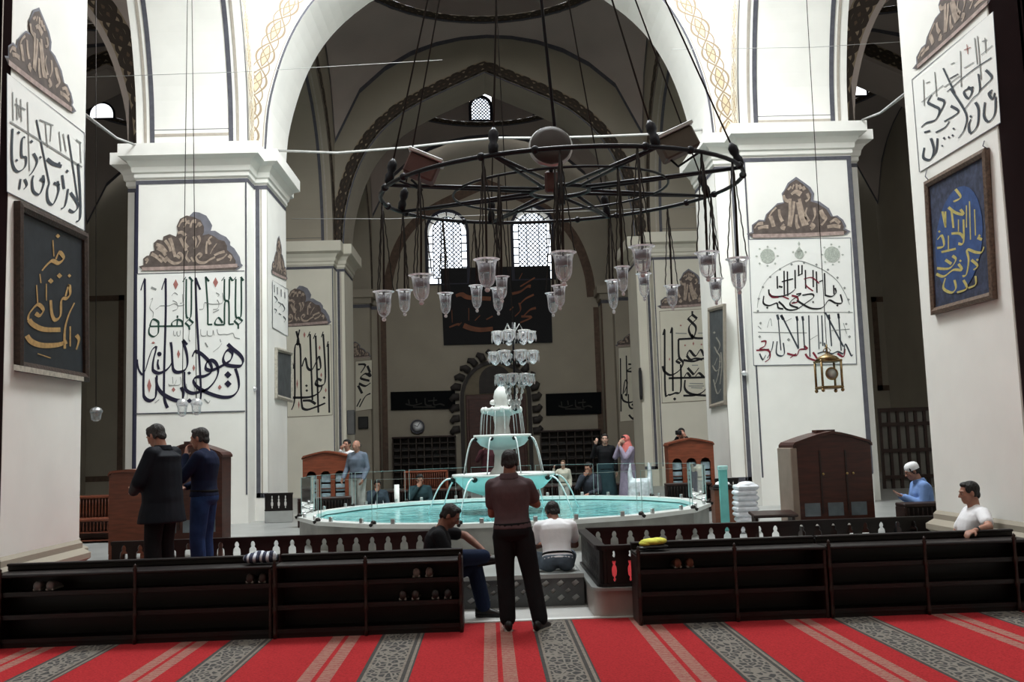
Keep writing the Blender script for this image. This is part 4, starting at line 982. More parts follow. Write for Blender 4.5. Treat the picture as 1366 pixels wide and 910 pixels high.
script(t,'black_lettering',INK_K,P3,I_,10,"335,530 362,532 345,562;375,560 382,575 362,565 345,582 378,592;382,600 362,612 338,602;382,640 362,652 340,692;330,690 345,660;370,535 380,560;335,610 350,640",nib=-45)
t=panel('narrow dim cream panel with black script and three uprights, above the woman in black',P3,[(824.5,464),(862,461),(862,560),(827,563)],FIELD_C,LINEB,.4)
J=crop(810,420,5.69)
script(t,'black_lettering',INK_K,P3,J,15,"100,330 105,735;145,310 150,590 138,602;195,280 200,590 232,570;160,375 215,382 150,425 215,432;120,602 135,500 152,522 130,592;110,602 122,650 172,666 232,640;160,602 166,690 192,712 206,692 186,680;165,760 200,792 242,770;240,720 190,792;230,480 232,560",nib=-55)
# --- small panels on the aisle faces of the second piers
t=panel('small pale panel on the shaded pier side above the small grey board',XL,[(363.5,374),(384.5,386),(384.5,449),(363.5,437)],FIELD,GREYB,.4)
script(t,'slate_lettering',INK_S,XL,crop(360,370,10),12,"60,250 100,300 70,340;110,330 150,360 120,400;160,350 200,420 170,460;60,420 90,440 70,480;120,480 150,500;180,520 210,560 190,600;60,100 62,200;100,130 102,230;150,160 152,260;200,200 202,280",nib=-45)
# --- framed boards
def board(label,pl,px,field,fm,depth=.05,fw=.085,low=None,cat='framed board'):
    c=[pl(*q) for q in px]; o=sum(c,Vector())/4; t=thing('framed_board',label,cat,o)
    n=(pl(px[0][0],px[0][1],.1)-c[0])
    nn=Vector((math.copysign(1,-o.x),0,0)) if abs(c[0].x-c[2].x)<.05 else Vector((0,-1,0))
    off=lambda v,e:v+nn*e
    u=(c[1]-c[0]).normalized(); v=(c[3]-c[0]).normalized()
    ins=[c[0]+(u+v)*fw,c[1]+(v-u)*fw,c[2]-(u+v)*fw,c[3]+(u-v)*fw]
    put(MB().add([off(q,.03) for q in ins],[(0,1,2,3)]),'field',field,t)
    mid=[(a+b)/2 for a,b in zip(c,ins)]
    V=[off(q,.004) for q in c]+[off(q,depth) for q in c]+[off(q,depth+.012) for q in mid]+[off(q,depth-.01) for q in ins]+[off(q,.028) for q in ins]
    F=[]
    for k in range(4):
        for i in range(4): j=(i+1)%4; F.append((k*4+i,k*4+j,k*4+4+j,k*4+4+i))
    put(MB().add(V,F),'frame',fm,t)
    g=lambda x,y,e=0:off(pl(x,y),.034+e)
    return t,g
FRM=mat('dark_carved_frame',(.045,.026,.018),.45,var=.5,scale=30,bump=.4); SILV=mat('pale_gilt_edge',(.45,.42,.36),.4,var=.3,scale=20)
t,g=board('tall black framed board with gold script on the near pier',XL,[(18,268),(110.5,312),(112,510),(18,495)],mat('black_board_field',(.026,.030,.036),.45,var=.3,scale=6),FRM,.07,.10)
K=crop(5,255,3.433)
script(t,'gold_lettering',GOLD,g,K,20,"w26 90,662 112,690 160,707 230,705 275,690;w24 100,590 122,614 170,634 245,635;96,592 102,560 140,520 166,545 150,570 130,560;310,512 282,570 265,640 265,722;w12 290,620 290,712;318,660 330,682 318,726;200,500 205,560 220,590 245,570 250,500 276,490 290,470 284,430 268,482;w10 180,425 180,502;w10 135,430 140,512;d200,412,13;d240,388,13;d286,388,9;160,365 176,345 206,320 236,330 260,308 240,280 224,312;w9 210,225 215,300;d233,206,11;w9 150,380 155,422;w5 140,745 200,765",nib=-60,e=.002)
put(MB().add([XL(18,494,.09),XL(112,509,.09),XL(112,503,.09),XL(18,486,.09)],[(0,1,2,3)]),'pale_lower_edge',SILV,t)
FRM2=mat('brown_gilt_frame',(.16,.11,.08),.4,var=.5,scale=30)
bl=mat('blue_board_field',(.045,.055,.10),.6,var=.6,scale=14,detail=8)
t,g=board('tall blue framed board with yellow script in an oval on the near pier',XR,[(1238.5,243),(1320.5,197),(1331.5,398.5),(1248,420.5)],bl,FRM2,.06,.08)
Lc=crop(1225,185,3.714)
ov=[]
for k in range(28):
    a=2*PI*k/28; ov.append(g(*Lc(217+118*math.cos(a)+.0,500-262*math.sin(a)-.42*118*math.cos(a)),.001))
put(MB().add(ov,[tuple(range(28))]),'blue_oval',mat('blue_oval_ground',(.04,.085,.23),.6,var=.25,scale=12),t)
script(t,'yellow_lettering',YEL,g,Lc,15,"200,250 226,290 190,312;165,340 200,366 240,375 225,350;150,440 150,360;135,360 150,432;180,350 190,442;240,400 240,512 214,520;180,470 222,470 240,492;110,500 132,480 142,530 108,542;130,562 202,545;w9 255,330 255,440;w9 270,310 275,500;w9 295,350 300,480;310,490 332,500;342,535 330,562 300,562 258,550 266,600 255,670 235,682;185,580 202,600 170,642 108,642;105,670 142,682 190,650 232,650 215,620;300,680 300,722 264,740;195,700 202,740 180,762 140,740 150,690;240,700 256,742 208,762;w9 215,400 215,460;w9 165,480 165,560;280,600 310,630 290,650;150,600 180,620;d320,480,7;d225,605,7;d120,460,7;d310,600,7",nib=-55,e=.003)
hk=MB()
for x0,y0,x1,y1 in ((1236,227,1240,242),(1313,188,1318,199)):
    a,b=XR(x0,y0,.01),XR(x1,y1,.04); hk.tube([a,(a+b)/2+Vector((-.02,.03,0)),b],.006,6)
put(hk,'hanging_wire',LINE,t)
GB=mat('grey_board_field',(.10,.11,.115),.5,var=.3,scale=5)
board('small grey framed board low on the shaded pier side beside the cabinet',XL,[(366,463.5),(387.5,469),(387.5,537),(366,531.5)],GB,SILV,.06,.09)
t,g=board('tall narrow dim board with pale script on the shaded pier side behind glass lamps',XR,[(947,411),(969,405),(970,540),(949,545)],GB,mat('taupe_frame',(.34,.30,.25),.5),.06,.10)
script(t,'pale_lettering',SILV,g,crop(940,400,8),14,"120,500 150,560 180,620 160,800 130,900;140,400 180,480 150,560;100,700 140,760 200,700;190,560 200,700 180,900;110,850 150,1000 190,950;d120,350,14;d180,660,12;150,620 120,700",nib=-50,e=.002)
# far wall boards
PW=plane_y(YW-.05)
t=thing('black_banner','large black banner with orange-brown script hung below the two windows','banner',PW(662,408)); 
V=[PW(x,y,.02) for x,y in ((587.5,358),(734,354.5),(737,457),(592,460.5))]; Vb=[v+Vector((0,.03,0)) for v in V]
put(MB().box(-2.2,2.8,YW-.06,YW-.001,10.0,10.06),'hanging_batten',WOOD,t)
put(MB().add(V+Vb,[(0,1,2,3),(7,6,5,4),(0,1,5,4),(1,2,6,5),(2,3,7,6),(3,0,4,7)]),'cloth',mat('black_banner_cloth',(.008,.008,.010),.8),t)
script(t,'orange_lettering',ORNG,PW,crop(580,345,7.28),34,"w46 205,362 262,348 330,378 545,390;w26 140,668 210,640 242,640;w50 280,650 360,680 450,692 565,682;w34 750,342 832,320 900,272 932,270;w24 830,272 882,240 972,185;w30 830,440 882,390 962,350;w24 820,430 832,502 778,562;w30 850,572 922,500 982,480;w24 840,562 942,570 830,622;w26 728,502 762,470;w12 330,480 330,602;w12 165,500 170,622;w22 390,602 440,552;w22 500,592 562,560;w18 850,140 820,200;w20 230,655 260,620",nib=-60,e=.05)
for px,lb in (([(521,523),(607,521),(607.5,545.5),(521.5,547.5)],'long black inscription board right above the round clock'),([(728,525.5),(802,523),(802.5,552),(728.5,554.5)],'long black inscription board on the portal side away from the clock')):
    c=PW(sum(p[0] for p in px)/4,sum(p[1] for p in px)/4); t=thing('inscription_board',lb,'sign board',c)
    V=[PW(x,y,.05) for x,y in px]; Vb=[v+Vector((0,.06,0)) for v in V]
    put(MB().add(V+Vb,[(0,1,2,3),(7,6,5,4),(0,1,5,4),(1,2,6,5),(2,3,7,6),(3,0,4,7)]),'board',mat('black_lacquer_board',(.006,.007,.008),.85,spec=.1),t)
    x0,y0=px[0]; w=px[1][0]-x0
    script(t,'dim_lettering',mat('dim_bronze_script',(.022,.020,.016),.7),PW,lambda x,y,x0=x0,y0=y0,w=w:(x0+x*w/86,y0+y),2.2,"20,16 30,18 42,15;46,8 47,17 55,18;58,7 58,17 66,16 72,18;50,12 62,11;24,10 25,16;34,9 35,15;30,20 60,20",nib=-50,e=.055)
# round clock
c=PW(557,569.5,.04); t=thing('wall_clock','round white-faced clock with dark rim on the far wall','clock',c)
Mx=Matrix.Translation(c)@Matrix.Rotation(PI/2,4,'X')
put(MB().lathe([(.0,.0),(.29,.0),(.33,.03),(.33,.07),(.28,.09),(.27,.05)],28,M=Mx),'rim',LINE,t); put(MB().lathe([(.0,.051),(.275,.05)],28,M=Mx),'face',mat('clock_face',(.9,.92,.95),.6),t)
mb=MB()
for an,l in ((60,.15),(-30,.22)): mb.box(-.012,.012,0,l,.056,.062,M=Mx@Matrix.Rotation(R(an),4,'Z'))
for k in range(12): mb.box(-.006,.006,.235,.255,.056,.06,M=Mx@Matrix.Rotation(R(30*k),4,'Z'))
put(mb,'hands_and_marks',LINE,t)
# ------------------------------------------------------------------ painted crests
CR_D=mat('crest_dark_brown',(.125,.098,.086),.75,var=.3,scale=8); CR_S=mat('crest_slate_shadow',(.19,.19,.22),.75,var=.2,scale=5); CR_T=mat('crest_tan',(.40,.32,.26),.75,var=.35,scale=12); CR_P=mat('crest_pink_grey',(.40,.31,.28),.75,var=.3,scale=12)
CRA=dict(w=1366,h=848,
 shadow="640,120 690,72 760,80 850,120 895,190 925,245 905,310 960,310 1030,355 1100,388 1150,450 1150,492 1200,530 1270,640 1285,720 1310,745 1240,800 700,800 640,500",
 body="0,760 60,742 58,660 100,625 130,622 150,572 200,560 188,465 240,420 300,430 312,382 390,352 470,384 492,320 478,252 520,160 600,118 700,140 780,180 820,260 820,330 800,370 880,350 950,380 1000,420 1080,440 1110,500 1110,550 1170,600 1220,690 1215,740 1270,760 1200,800 60,815",
 tan="w60 500,260 540,190 600,170;w60 570,270 600,210 640,200;w60 650,270 670,200 720,190;w50 720,270 750,220 780,250;w45 490,340 540,330 590,370;w45 520,400 560,480 600,560;w40 600,380 580,460 620,520;w45 690,380 720,450 700,540;w40 750,370 770,440 730,520;w55 390,400 420,480 440,560 460,640;w40 330,430 380,500 400,570;w45 220,480 290,510 350,580;w40 230,530 290,560 340,620;w45 160,600 230,640 300,700;w40 250,620 300,660 350,700;w50 90,660 110,690 90,720;w45 860,440 850,520 850,600;w45 920,380 880,420 900,480;w40 980,470 930,540 900,600;w45 950,620 1010,590 1080,570;w40 980,680 1060,650 1110,600;w45 1130,620 1160,650 1150,690;w40 520,650 480,620 510,590 550,630 540,690 470,720 400,700 340,640;w40 760,650 790,620 760,600 720,640 750,700 830,710 900,670 960,640;w40 620,560 600,640 640,700;w30 660,640 690,700",
 ledge="w44 40,790 700,772 1240,745;")
CRB=dict(w=1366,h=854,
 shadow="50,700 110,680 110,600 190,540 250,545 270,480 400,352 470,340 450,240 480,200 520,120 615,50 700,110 780,170 820,240 810,320 880,330 990,410 1035,500 1085,490 1150,540 1185,610 1170,640 1235,670 1180,710 640,730 110,745",
 body="70,705 130,690 120,610 190,555 260,560 285,480 400,370 480,350 465,245 500,190 540,130 615,80 690,130 750,185 790,250 780,330 850,350 960,420 1010,500 1080,510 1130,550 1160,620 1150,650 1200,675 1150,715 640,735 130,750",
 tan="w50 520,200 560,160;w50 570,190 590,140;w45 620,190 620,130;w45 670,190 650,140;w45 710,200 690,160;w60 560,250 610,220 670,250;w60 545,300 545,440 530,610;w60 590,330 580,450 550,620;w50 650,300 690,450 740,600;w50 630,340 660,480 700,610;w50 620,480 620,580 640,640;w60 320,500 340,550 360,620;w50 390,400 340,450 310,500;w45 420,420 430,500 460,560;w45 740,400 720,480 760,560;w45 820,400 830,490 800,560;w60 890,430 920,490 950,540 900,600;w45 140,640 180,590 240,580;w45 180,640 250,620 300,620;w45 1000,570 1060,540 1110,580;w45 970,620 1050,610 1120,620;w50 480,590 450,620 490,640;w50 780,590 820,620 780,650;w40 470,260 490,310 530,330;w40 740,240 760,300 720,330",
 ledge="w44 120,725 640,715 1160,690;")
def crest(label,pl,quad4,S):
    """quad4: photo positions of the crest's top-left, top-right, bottom-right, bottom-left"""
    (ax,ay),(bx,by),(cx_,cy_),(dx,dy)=quad4
    def cv(x,y):
        u,v=x/S['w'],y/S['h']
        return ((1-u)*(1-v)*ax+u*(1-v)*bx+u*v*cx_+(1-u)*v*dx,(1-u)*(1-v)*ay+u*(1-v)*by+u*v*cy_+(1-u)*v*dy)
    t=thing('painted_crest',label,'painted crest',pl(*cv(S['w']/2,S['h']*.7)))
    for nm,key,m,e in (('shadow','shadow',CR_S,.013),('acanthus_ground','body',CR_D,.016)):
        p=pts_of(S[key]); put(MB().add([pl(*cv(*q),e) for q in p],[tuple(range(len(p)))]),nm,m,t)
    sc_=1
    script(t,'leaf_scrolls',CR_T,pl,cv,62,S['tan'],nib=-60,e=.019)
    script(t,'ledge',CR_P,pl,cv,44,S['ledge'],nib=90,e=.020)
    return t
def rect(x0,y0,x1,y1): return [(x0,y0),(x1,y0),(x1,y1),(x0,y1)]
crest('brown leaf crest with a slate shadow above the navy and green calligraphy',P1,rect(185,275,330,365),CRA)
crest('brown pointed leaf crest above the panel with star rosettes',P1,rect(990,230,1150,330),CRB)
crest('tall grey-brown leaf crest at the top of the near pier above the framed black board',XL,[(2,-52),(114,68),(112,182),(2,98)],CRB)
crest('tall grey-brown leaf crest at the top of the near pier above the framed blue board',XR,[(1210,22),(1334,-110),(1336,10),(1213,112)],CRB)
crest('dark brown crest half hidden behind the nearer pier, above the cream panel',P2,[(352,378),(445,374),(446,437),(353,440)],CRA)
crest('dark brown pointed crest behind the glass lamps, above the knotted calligraphy',P2,[(872,357),(975,352),(976,416),(873,420)],CRB)
crest('small dim crest above the narrow panel with curling script',P3,[(452,455),(500,452),(500,481),(452,483)],CRB)
crest('small dim crest above the narrow panel with three uprights',P3,[(817,432),(893,428),(893,463),(817,467)],CRB)
crest('small foreshortened grey crest on the shaded pier side above the small pale panel',XL,[(361,298),(386,325),(386,386),(361,373)],CRB)
# ------------------------------------------------------------------ people
def rcone(mb,a,b,ra,rb,n=12):
    a,b=Vector(a),Vector(b); d=b-a; l=d.length
    if l<1e-5: return mb.ball(a,ra,n=n)
    d/=l; P=[];Rr=[]
    for k in range(4): t=PI/2*(1-k/4); P.append(a-d*ra*math.sin(t)); Rr.append(max(.0008,ra*math.cos(t)))
    P.append(a);Rr.append(ra);P.append(b);Rr.append(rb)
    for k in range(1,5): t=PI/2*k/4; P.append(b+d*rb*math.sin(t)); Rr.append(max(.0008,rb*math.cos(t)))
    return mb.tube(P,Rr,n)
def fuse(mb,name,m,parent,vox=.008,smooth=5,fac=.5):
    """weld the overlapping volumes into one continuous skin"""
    me=mb.mesh('t'); o=bpy.data.objects.new('t',me); COL.objects.link(o)
    r=o.modifiers.new('r','REMESH'); r.mode='VOXEL'; r.voxel_size=vox; r.use_smooth_shade=True
    s=o.modifiers.new('s','SMOOTH'); s.factor=fac; s.iterations=smooth
    dg=bpy.context.evaluated_depsgraph_get(); dg.update()
    me2=bpy.data.meshes.new_from_object(o.evaluated_get(dg)); bpy.data.objects.remove(o); bpy.data.meshes.remove(me)
    me2.name=name; me2.materials.clear(); me2.materials.append(m)
    for p in me2.polygons: p.use_smooth=True
    q=bpy.data.objects.new(name,me2); COL.objects.link(q); q.parent=parent; return q
def loft(mb,secs,n=20):
    """secs: (centre, right, fwd, half width, half depth)"""
    V=[];F=[];m=len(secs)
    for c,r,f,w,d in secs:
        for k in range(n):
            a=2*PI*k/n; ca,sa=math.cos(a),math.sin(a)
            V.append(c+r*w*math.copysign(abs(ca)**.85,ca)+f*d*math.copysign(abs(sa)**.85,sa))
    for i in range(m-1):
        for k in range(n): l=(k+1)%n; F.append((i*n+k,i*n+l,(i+1)*n+l,(i+1)*n+k))
    F+=[tuple(range(n-1,-1,-1)),tuple(range((m-1)*n,m*n))]
    return mb.add(V,F,0,True)
def skin(name,col):
    m=mat(name,col,.55,var=.12,scale=14); m.node_tree.nodes['Principled BSDF'].inputs['Subsurface Weight'].default_value=.05; return m
SK=skin('skin_tan',(.40,.21,.15)); SKD=skin('skin_brown',(.27,.13,.09)); SKL=skin('skin_pale',(.50,.31,.24))
HAIR=mat('dark_hair',(.016,.013,.012),.55,var=.6,scale=70,stretch=(1,1,.35),bump=.9); HAIRG=mat('greying_hair',(.045,.042,.040),.6,var=.7,scale=70,stretch=(1,1,.35),bump=.9)
EYEW=mat('eye_white',(.38,.35,.32),.3); EYED=mat('eye_dark',(.02,.012,.01),.15)
def cloth(name,col,var=.22,rough=.85): return mat(name,col,rough,var=var,scale=7,bump=.35,detail=5,spec=.2)
TORSO=[(-.10,.120,.095,.0),(-.02,.168,.118,-.012),(.08,.172,.122,-.012),(.26,.150,.108,.0),(.40,.148,.108,.004),(.58,.168,.122,.006),(.74,.182,.126,.0),(.86,.178,.105,-.008),(.94,.120,.080,-.012),(1.0,.068,.064,-.008)]
DEF=dict(hipc=(0,0,.92),neck=(0,-.015,1.46),head=(0,.02,1.615),look=(0,1,0),
 sL=(-.17,-.01,1.395),sR=(.17,-.01,1.395),eL=(-.225,-.03,1.12),eR=(.225,-.03,1.12),wL=(-.24,.06,.87),wR=(.24,.06,.87),
 hL=(-.092,0,.90),hR=(.092,0,.90),kL=(-.10,.03,.49),kR=(.10,.03,.49),aL=(-.10,0,.085),aR=(.10,0,.085),fL=(0,1,0),fR=(0,1,0),
 nL=(1,.1,0),nR=(-1,.1,0),curl=.5)
def person(label,loc,rz,pose=None,s=1.0,sk=SK,hair=HAIR,top=None,top_len=-.02,sleeve='long',collar=False,legs=None,shoe_m=None,vox=.0085,bald=False,fat=1.0,skirt=None,cap=None,scarf=None,coat=False,group=None,sole=None):
    J=dict(DEF); J.update(pose or {}); V3=lambda k:Vector(J[k])
    t=thing('person',label,'person',loc,rz,group); t.scale=(s,s,s)
    up=(V3('neck')-V3('hipc')); L=up.length; upn=up.normalized()
    rgt_h=(V3('hR')-V3('hL')).normalized(); rgt_s=(V3('sR')-V3('sL')).normalized()
    def sec(tt,w,d,o,inf=0):
        c=V3('hipc')+up*tt; r=(rgt_h*(1-tt)+rgt_s*tt); r=(r-upn*r.dot(upn)).normalized(); f=upn.cross(r)
        return (c+f*o,r,f,(w+inf)*(fat if tt<.7 else 1),(d+inf)*(fat if tt<.7 else 1))
    # --- body
    b=MB(); loft(b,[sec(*q) for q in TORSO])
    hd=V3('head'); lf=V3('look').normalized(); 
    hr=lf.cross(Vector((0,0,1))); hr=hr.normalized() if hr.length>.1 else Vector((1,0,0)); hu=hr.cross(lf).normalized()
    Hm=Matrix((hr,lf,hu)).transposed()
    hp=lambda x,y,z: hd+Hm@Vector((x,y,z))
    rcone(b,V3('neck')-upn*.05,hp(0,-.022,-.05),.068,.058)
    E=lambda mb,c,r,n=18: mb.ball(hp(*c),*r,n=n,M=Hm)
    E(b,(0,-.008,.03),(.075,.096,.088)); E(b,(0,.030,-.045),(.058,.060,.068)); E(b,(0,.058,-.092),(.030,.026,.022)); E(b,(0,.045,.0),(.062,.048,.06))
    for q in (-1,1):
        E(b,(q*.040,.062,-.022),(.024,.022,.024)); E(b,(q*.078,-.008,-.008),(.010,.021,.034),10); rcone(b,hp(q*.012,.090,.026),hp(q*.042,.078,.022),.011,.010,8)
        E(b,(q*.013,.098,-.034),(.010,.010,.009),8)
    rcone(b,hp(0,.088,.018),hp(0,.112,-.030),.009,.012,8); rcone(b,hp(-.020,.082,-.062),hp(.020,.082,-.062),.009,.009,8); rcone(b,hp(-.017,.081,-.073),hp(.017,.081,-.073),.009,.009,8)
    for q,sd in (('L',-1),('R',1)):
        S,El,W=V3('s'+q),V3('e'+q),V3('w'+q)
        b.ball(S,.062,n=14); rcone(b,S,El,.053,.042); rcone(b,El,El+(W-El)*.35,.043,.043); rcone(b,El+(W-El)*.35,W,.043,.027)
        rcone(b,sec(.86,.1,.1,0)[0]+rgt_s*sd*.09,S,.075,.060)
        # hand: palm, four fingers, thumb
        d=(W-El).normalized(); n=V3('n'+q); n=(n-d*n.dot(d)); n=n.normalized() if n.length>1e-3 else d.orthogonal().normalized(); x=d.cross(n)*(-1)
        cu=J['curl']
        bb=J.get('bend'+q,0.0); d=(d*math.cos(bb)+n*math.sin(bb)).normalized(); n=(n-d*n.dot(d)).normalized()
        for k in (-1.5,-.5,.5,1.5): rcone(b,W+d*.005+x*k*.012,W+d*.088+x*k*.0195,.015,.0125,8)
        for k,ln in zip((-1.5,-.5,.5,1.5),(.072,.082,.076,.058) if True else ()):
            p0=W+d*.088+x*k*.0195; dirn=d
            for i,fr in enumerate((.46,.30,.24)):
                a=cu*(1.0 if i==0 else 1.2); dirn=(dirn*math.cos(a)+n*math.sin(a)).normalized(); nn=(n-dirn*n.dot(dirn)).normalized() if abs(n.dot(dirn))<.99 else -d
                n_keep=nn; p1=p0+dirn*ln*fr; rcone(b,p0,p1,.0095-.001*i,.009-.001*i,8); p0=p1
        ts=-1 if True else 1
        p0=W+d*.022-x*.024; p1=p0+(d*.6-x*.75+n*.25).normalized()*.040; p2=p1+(d*.85-x*.15+n*.45).normalized()*.032
        rcone(b,p0,p1,.014,.011,8); rcone(b,p1,p2,.0105,.0085,8)
        Hh,K,A=V3('h'+q),V3('k'+q),V3('a'+q)
        rcone(b,Hh,K,.085,.056); b.ball(K,.054,n=12); rcone(b,K,K+(A-K)*.35,.052,.054); rcone(b,K+(A-K)*.35,A,.054,.036)
        ft=V3('f'+q).normalized(); rcone(b,A-Vector((0,0,.03))-ft*.04,A-Vector((0,0,.05))+ft*.13,.036,.025)
    fuse(b,'body',sk,t,vox)
    for q in (-1,1):
        e=MB(); e.ball(hp(q*.031,.0815,.0),.0125,.009,.0065,n=10,M=Hm).build('eye',EYEW,t); MB().ball(hp(q*.031,.0885,.0),.0058,.004,.006,n=8,M=Hm).build('pupil',EYED,t)
    # --- hair
    if not bald:
        h=MB()
        if cap is None: E(h,(0,-.020,.040),(.083,.094,.088)); E(h,(0,.034,.092),(.062,.050,.030))
        else: E(h,(0,-.024,.0),(.078,.086,.055))
        E(h,(0,-.072,-.025),(.060,.034,.050))
        for q in (-1,1): E(h,(q*.068,.022,.045),(.013,.036,.045)); E(h,(q*.070,-.035,-.005),(.014,.030,.045))
        fuse(h,'hair',hair,t,.009,3)
        for q in (-1,1): rb=MB(); rcone(rb,hp(q*.014,.099,.024),hp(q*.047,.083,.024),.0045,.003,6); rb.build('eyebrow',hair,t)
    else:
        h=MB(); 
        for q in (-1,1): E(h,(q*.072,-.045,.005),(.010,.040,.035))
        E(h,(0,-.098,-.005),(.06,.012,.035)); fuse(h,'hair',HAIRG,t,.009,2)
    if cap is not None:
        h=MB(); h.lathe([(.088,-.02),(.090,.02),(.084,.055),(.06,.082),(.03,.092),(.001,.094)],24,M=Matrix.Translation(hp(0,-.012,.04))@Hm.to_4x4(),sy=1.14,cap=False); h.build('cap',cap,t)
    # --- trousers or skirt
    if legs is not None:
        m=MB(); loft(m,[sec(*q,inf=.016) for q in TORSO[:3]]+[sec(.2,.158,.115,0,.012)])
        for q in 'LR':
            Hh,K,A=V3('h'+q),V3('k'+q),V3('a'+q); cuff=K+(A-K)*.94
            rcone(m,Hh,K,.110,.086); rcone(m,K,K+(A-K)*.4,.086,.084); rcone(m,K+(A-K)*.4,cuff,.084,.078)
        fuse(m,'trousers',legs,t,.011,5)
        bl=MB(); loft(bl,[sec(.155,.157,.118,-.004,.022),sec(.205,.157,.114,-.002,.022)]); bl.build('belt',cloth('dark_belt',(.01,.01,.01)),t)
    if skirt is not None:
        m=MB(); loft(m,[(Vector((0,.0,.03)),Vector((1,0,0)),Vector((0,1,0)),.27,.24),(Vector((0,0,.5)),Vector((1,0,0)),Vector((0,1,0)),.23,.19)]+[sec(*q,inf=.03) for q in TORSO[1:4]]); fuse(m,'skirt',skirt,t,.014,4)
    # --- top
    if top is not None:
        m=MB(); inf=.030 if coat else .019
        lo=top_len
        secs=[sec(lo,.165 if not coat else .20,.122 if not coat else .15,-.005,inf+.008)] + ([sec(-.2,.185,.145,-.005,inf)] if coat else []) + [sec(q[0],max(q[1],.17) if coat else q[1],max(q[2],.125) if coat else q[2],q[3],inf) for q in TORSO if q[0]>lo+.05 and q[0]<.9 and not (coat and q[0]<-.05)]+[sec(.95,.105,.078,-.012,.014),sec(1.0,.07,.066,-.01,.010)]
        loft(m,secs)
        for q,sd in (('L',-1),('R',1)):
            S,El,W=V3('s'+q),V3('e'+q),V3('w'+q); k=.012 if coat else 0
            m.ball(S,.072+k,n=14); rcone(m,sec(.84,.1,.1,0)[0]+rgt_s*sd*.08,S,.088,.072+k); rcone(m,sec(.97,.1,.1,0)[0]+rgt_s*sd*.03,S,.058,.064+k)
            if sleeve=='short': rcone(m,S,S+(El-S)*.62,.074,.068)
            else:
                rcone(m,S,El,.072+k,.060+k); rcone(m,El,El+(W-El)*(.93 if sleeve=='long' else .25),.060+k,.044+k)
        fuse(m,'coat' if coat else 'shirt',top,t,.011,5)
        if collar: 
            m=MB(); loft(m,[sec(.965,.090,.080,-.012,.012),sec(1.075,.072,.068,-.006,.010)]); fuse(m,'collar',top,t,.009,2)
    if scarf is not None:
        m=MB(); E(m,(0,-.02,.03),(.098,.112,.105)); E(m,(0,.03,-.075),(.085,.065,.06)); rcone(m,hp(0,-.03,-.05),V3('neck')-upn*.12,.10,.17); 
        # leave the face open: fill only around it
        fuse(m,'headscarf',scarf,t,.011,4); f=MB(); E(f,(0,.062,-.01),(.058,.045,.075)); f.build('face',sk,t)
    if shoe_m is not None:
        for q in 'LR':
            A=V3('a'+q); ft=V3('f'+q).normalized(); sg=ft.cross(Vector((0,0,1)))
            if sg.length<.05: sg=Vector((1,0,0))
            sg.normalize(); upv=sg.cross(ft)
            Mx=Matrix((ft,-sg,upv)).transposed().to_4x4(); Mx.translation=A-upv*.085+ft*.055
            sh=shoe(MB(),Mx,.285).build('shoe',shoe_m,t)
            MB().prism([(-.14,-.04),(.0,-.036),(.11,-.045),(.142,0),(.11,.045),(.0,.04),(-.14,.04)],lambda u,v,w:Mx@Vector((u,v,w)),(-.004,.014)).build('sole',sole or shoe_m,sh)
    return t
BLK=cloth('black_cloth',(.012,.012,.014)); MAUVE=cloth('mauve_grey_cloth',(.115,.080,.085)); NAVY=cloth('navy_cloth',(.010,.016,.045)); COATM=cloth('black_coat_cloth',(.008,.010,.016),rough=.7); JEAN=cloth('blue_denim',(.02,.05,.14),.45); JEAND=cloth('dark_denim',(.012,.022,.055)); JEANG=cloth('grey_denim',(.14,.18,.22),.3); WHT=cloth('white_cloth',(.78,.78,.80),.08); BLUE=cloth('light_blue_cloth',(.22,.34,.62),.2); GREYB_=cloth('grey_blue_cloth',(.16,.19,.24)); PALE=cloth('pale_grey_cloth',(.45,.46,.44)); SHB=mat('black_shoe_leather',(.012,.012,.013),.35); CREAM=cloth('cream_cloth',(.50,.47,.40),.15); TEAL=cloth('dark_teal_cloth',(.03,.06,.07)); PINK=cloth('coral_pink_cloth',(.62,.19,.17),.2); LILAC=cloth('lilac_grey_cloth',(.30,.26,.34)); SOLEW=mat('pale_sole',(.55,.52,.48),.7)
# man standing with his back turned
p=at(684,838,Z=.012)
person('man in mauve grey shirt and black trousers standing on the red carpet, back turned',(-.055,9.50,.012),R(-4),dict(
 aL=(-.075,0,.085),kL=(-.085,.02,.49),aR=(.235,-.04,.085),kR=(.165,.02,.48),fL=(-.15,1,0),fR=(.45,1,0),hipc=(0,0,.90),hL=(-.09,0,.88),hR=(.095,0,.88),
 neck=(-.02,-.01,1.44),head=(-.01,.03,1.578),look=(.05,1,-.22),sL=(-.185,-.005,1.36),sR=(.15,-.005,1.355),eL=(-.20,.06,1.09),eR=(.235,.09,1.17),wL=(-.08,.27,1.20),wR=(.05,.28,1.24),nL=(0,-.3,1),nR=(0,-.3,1),curl=.7),
 s=1.0,sk=SKD,top=MAUVE,top_len=.10,sleeve='short',collar=True,legs=BLK,shoe_m=SHB,sole=SOLEW,vox=.008)
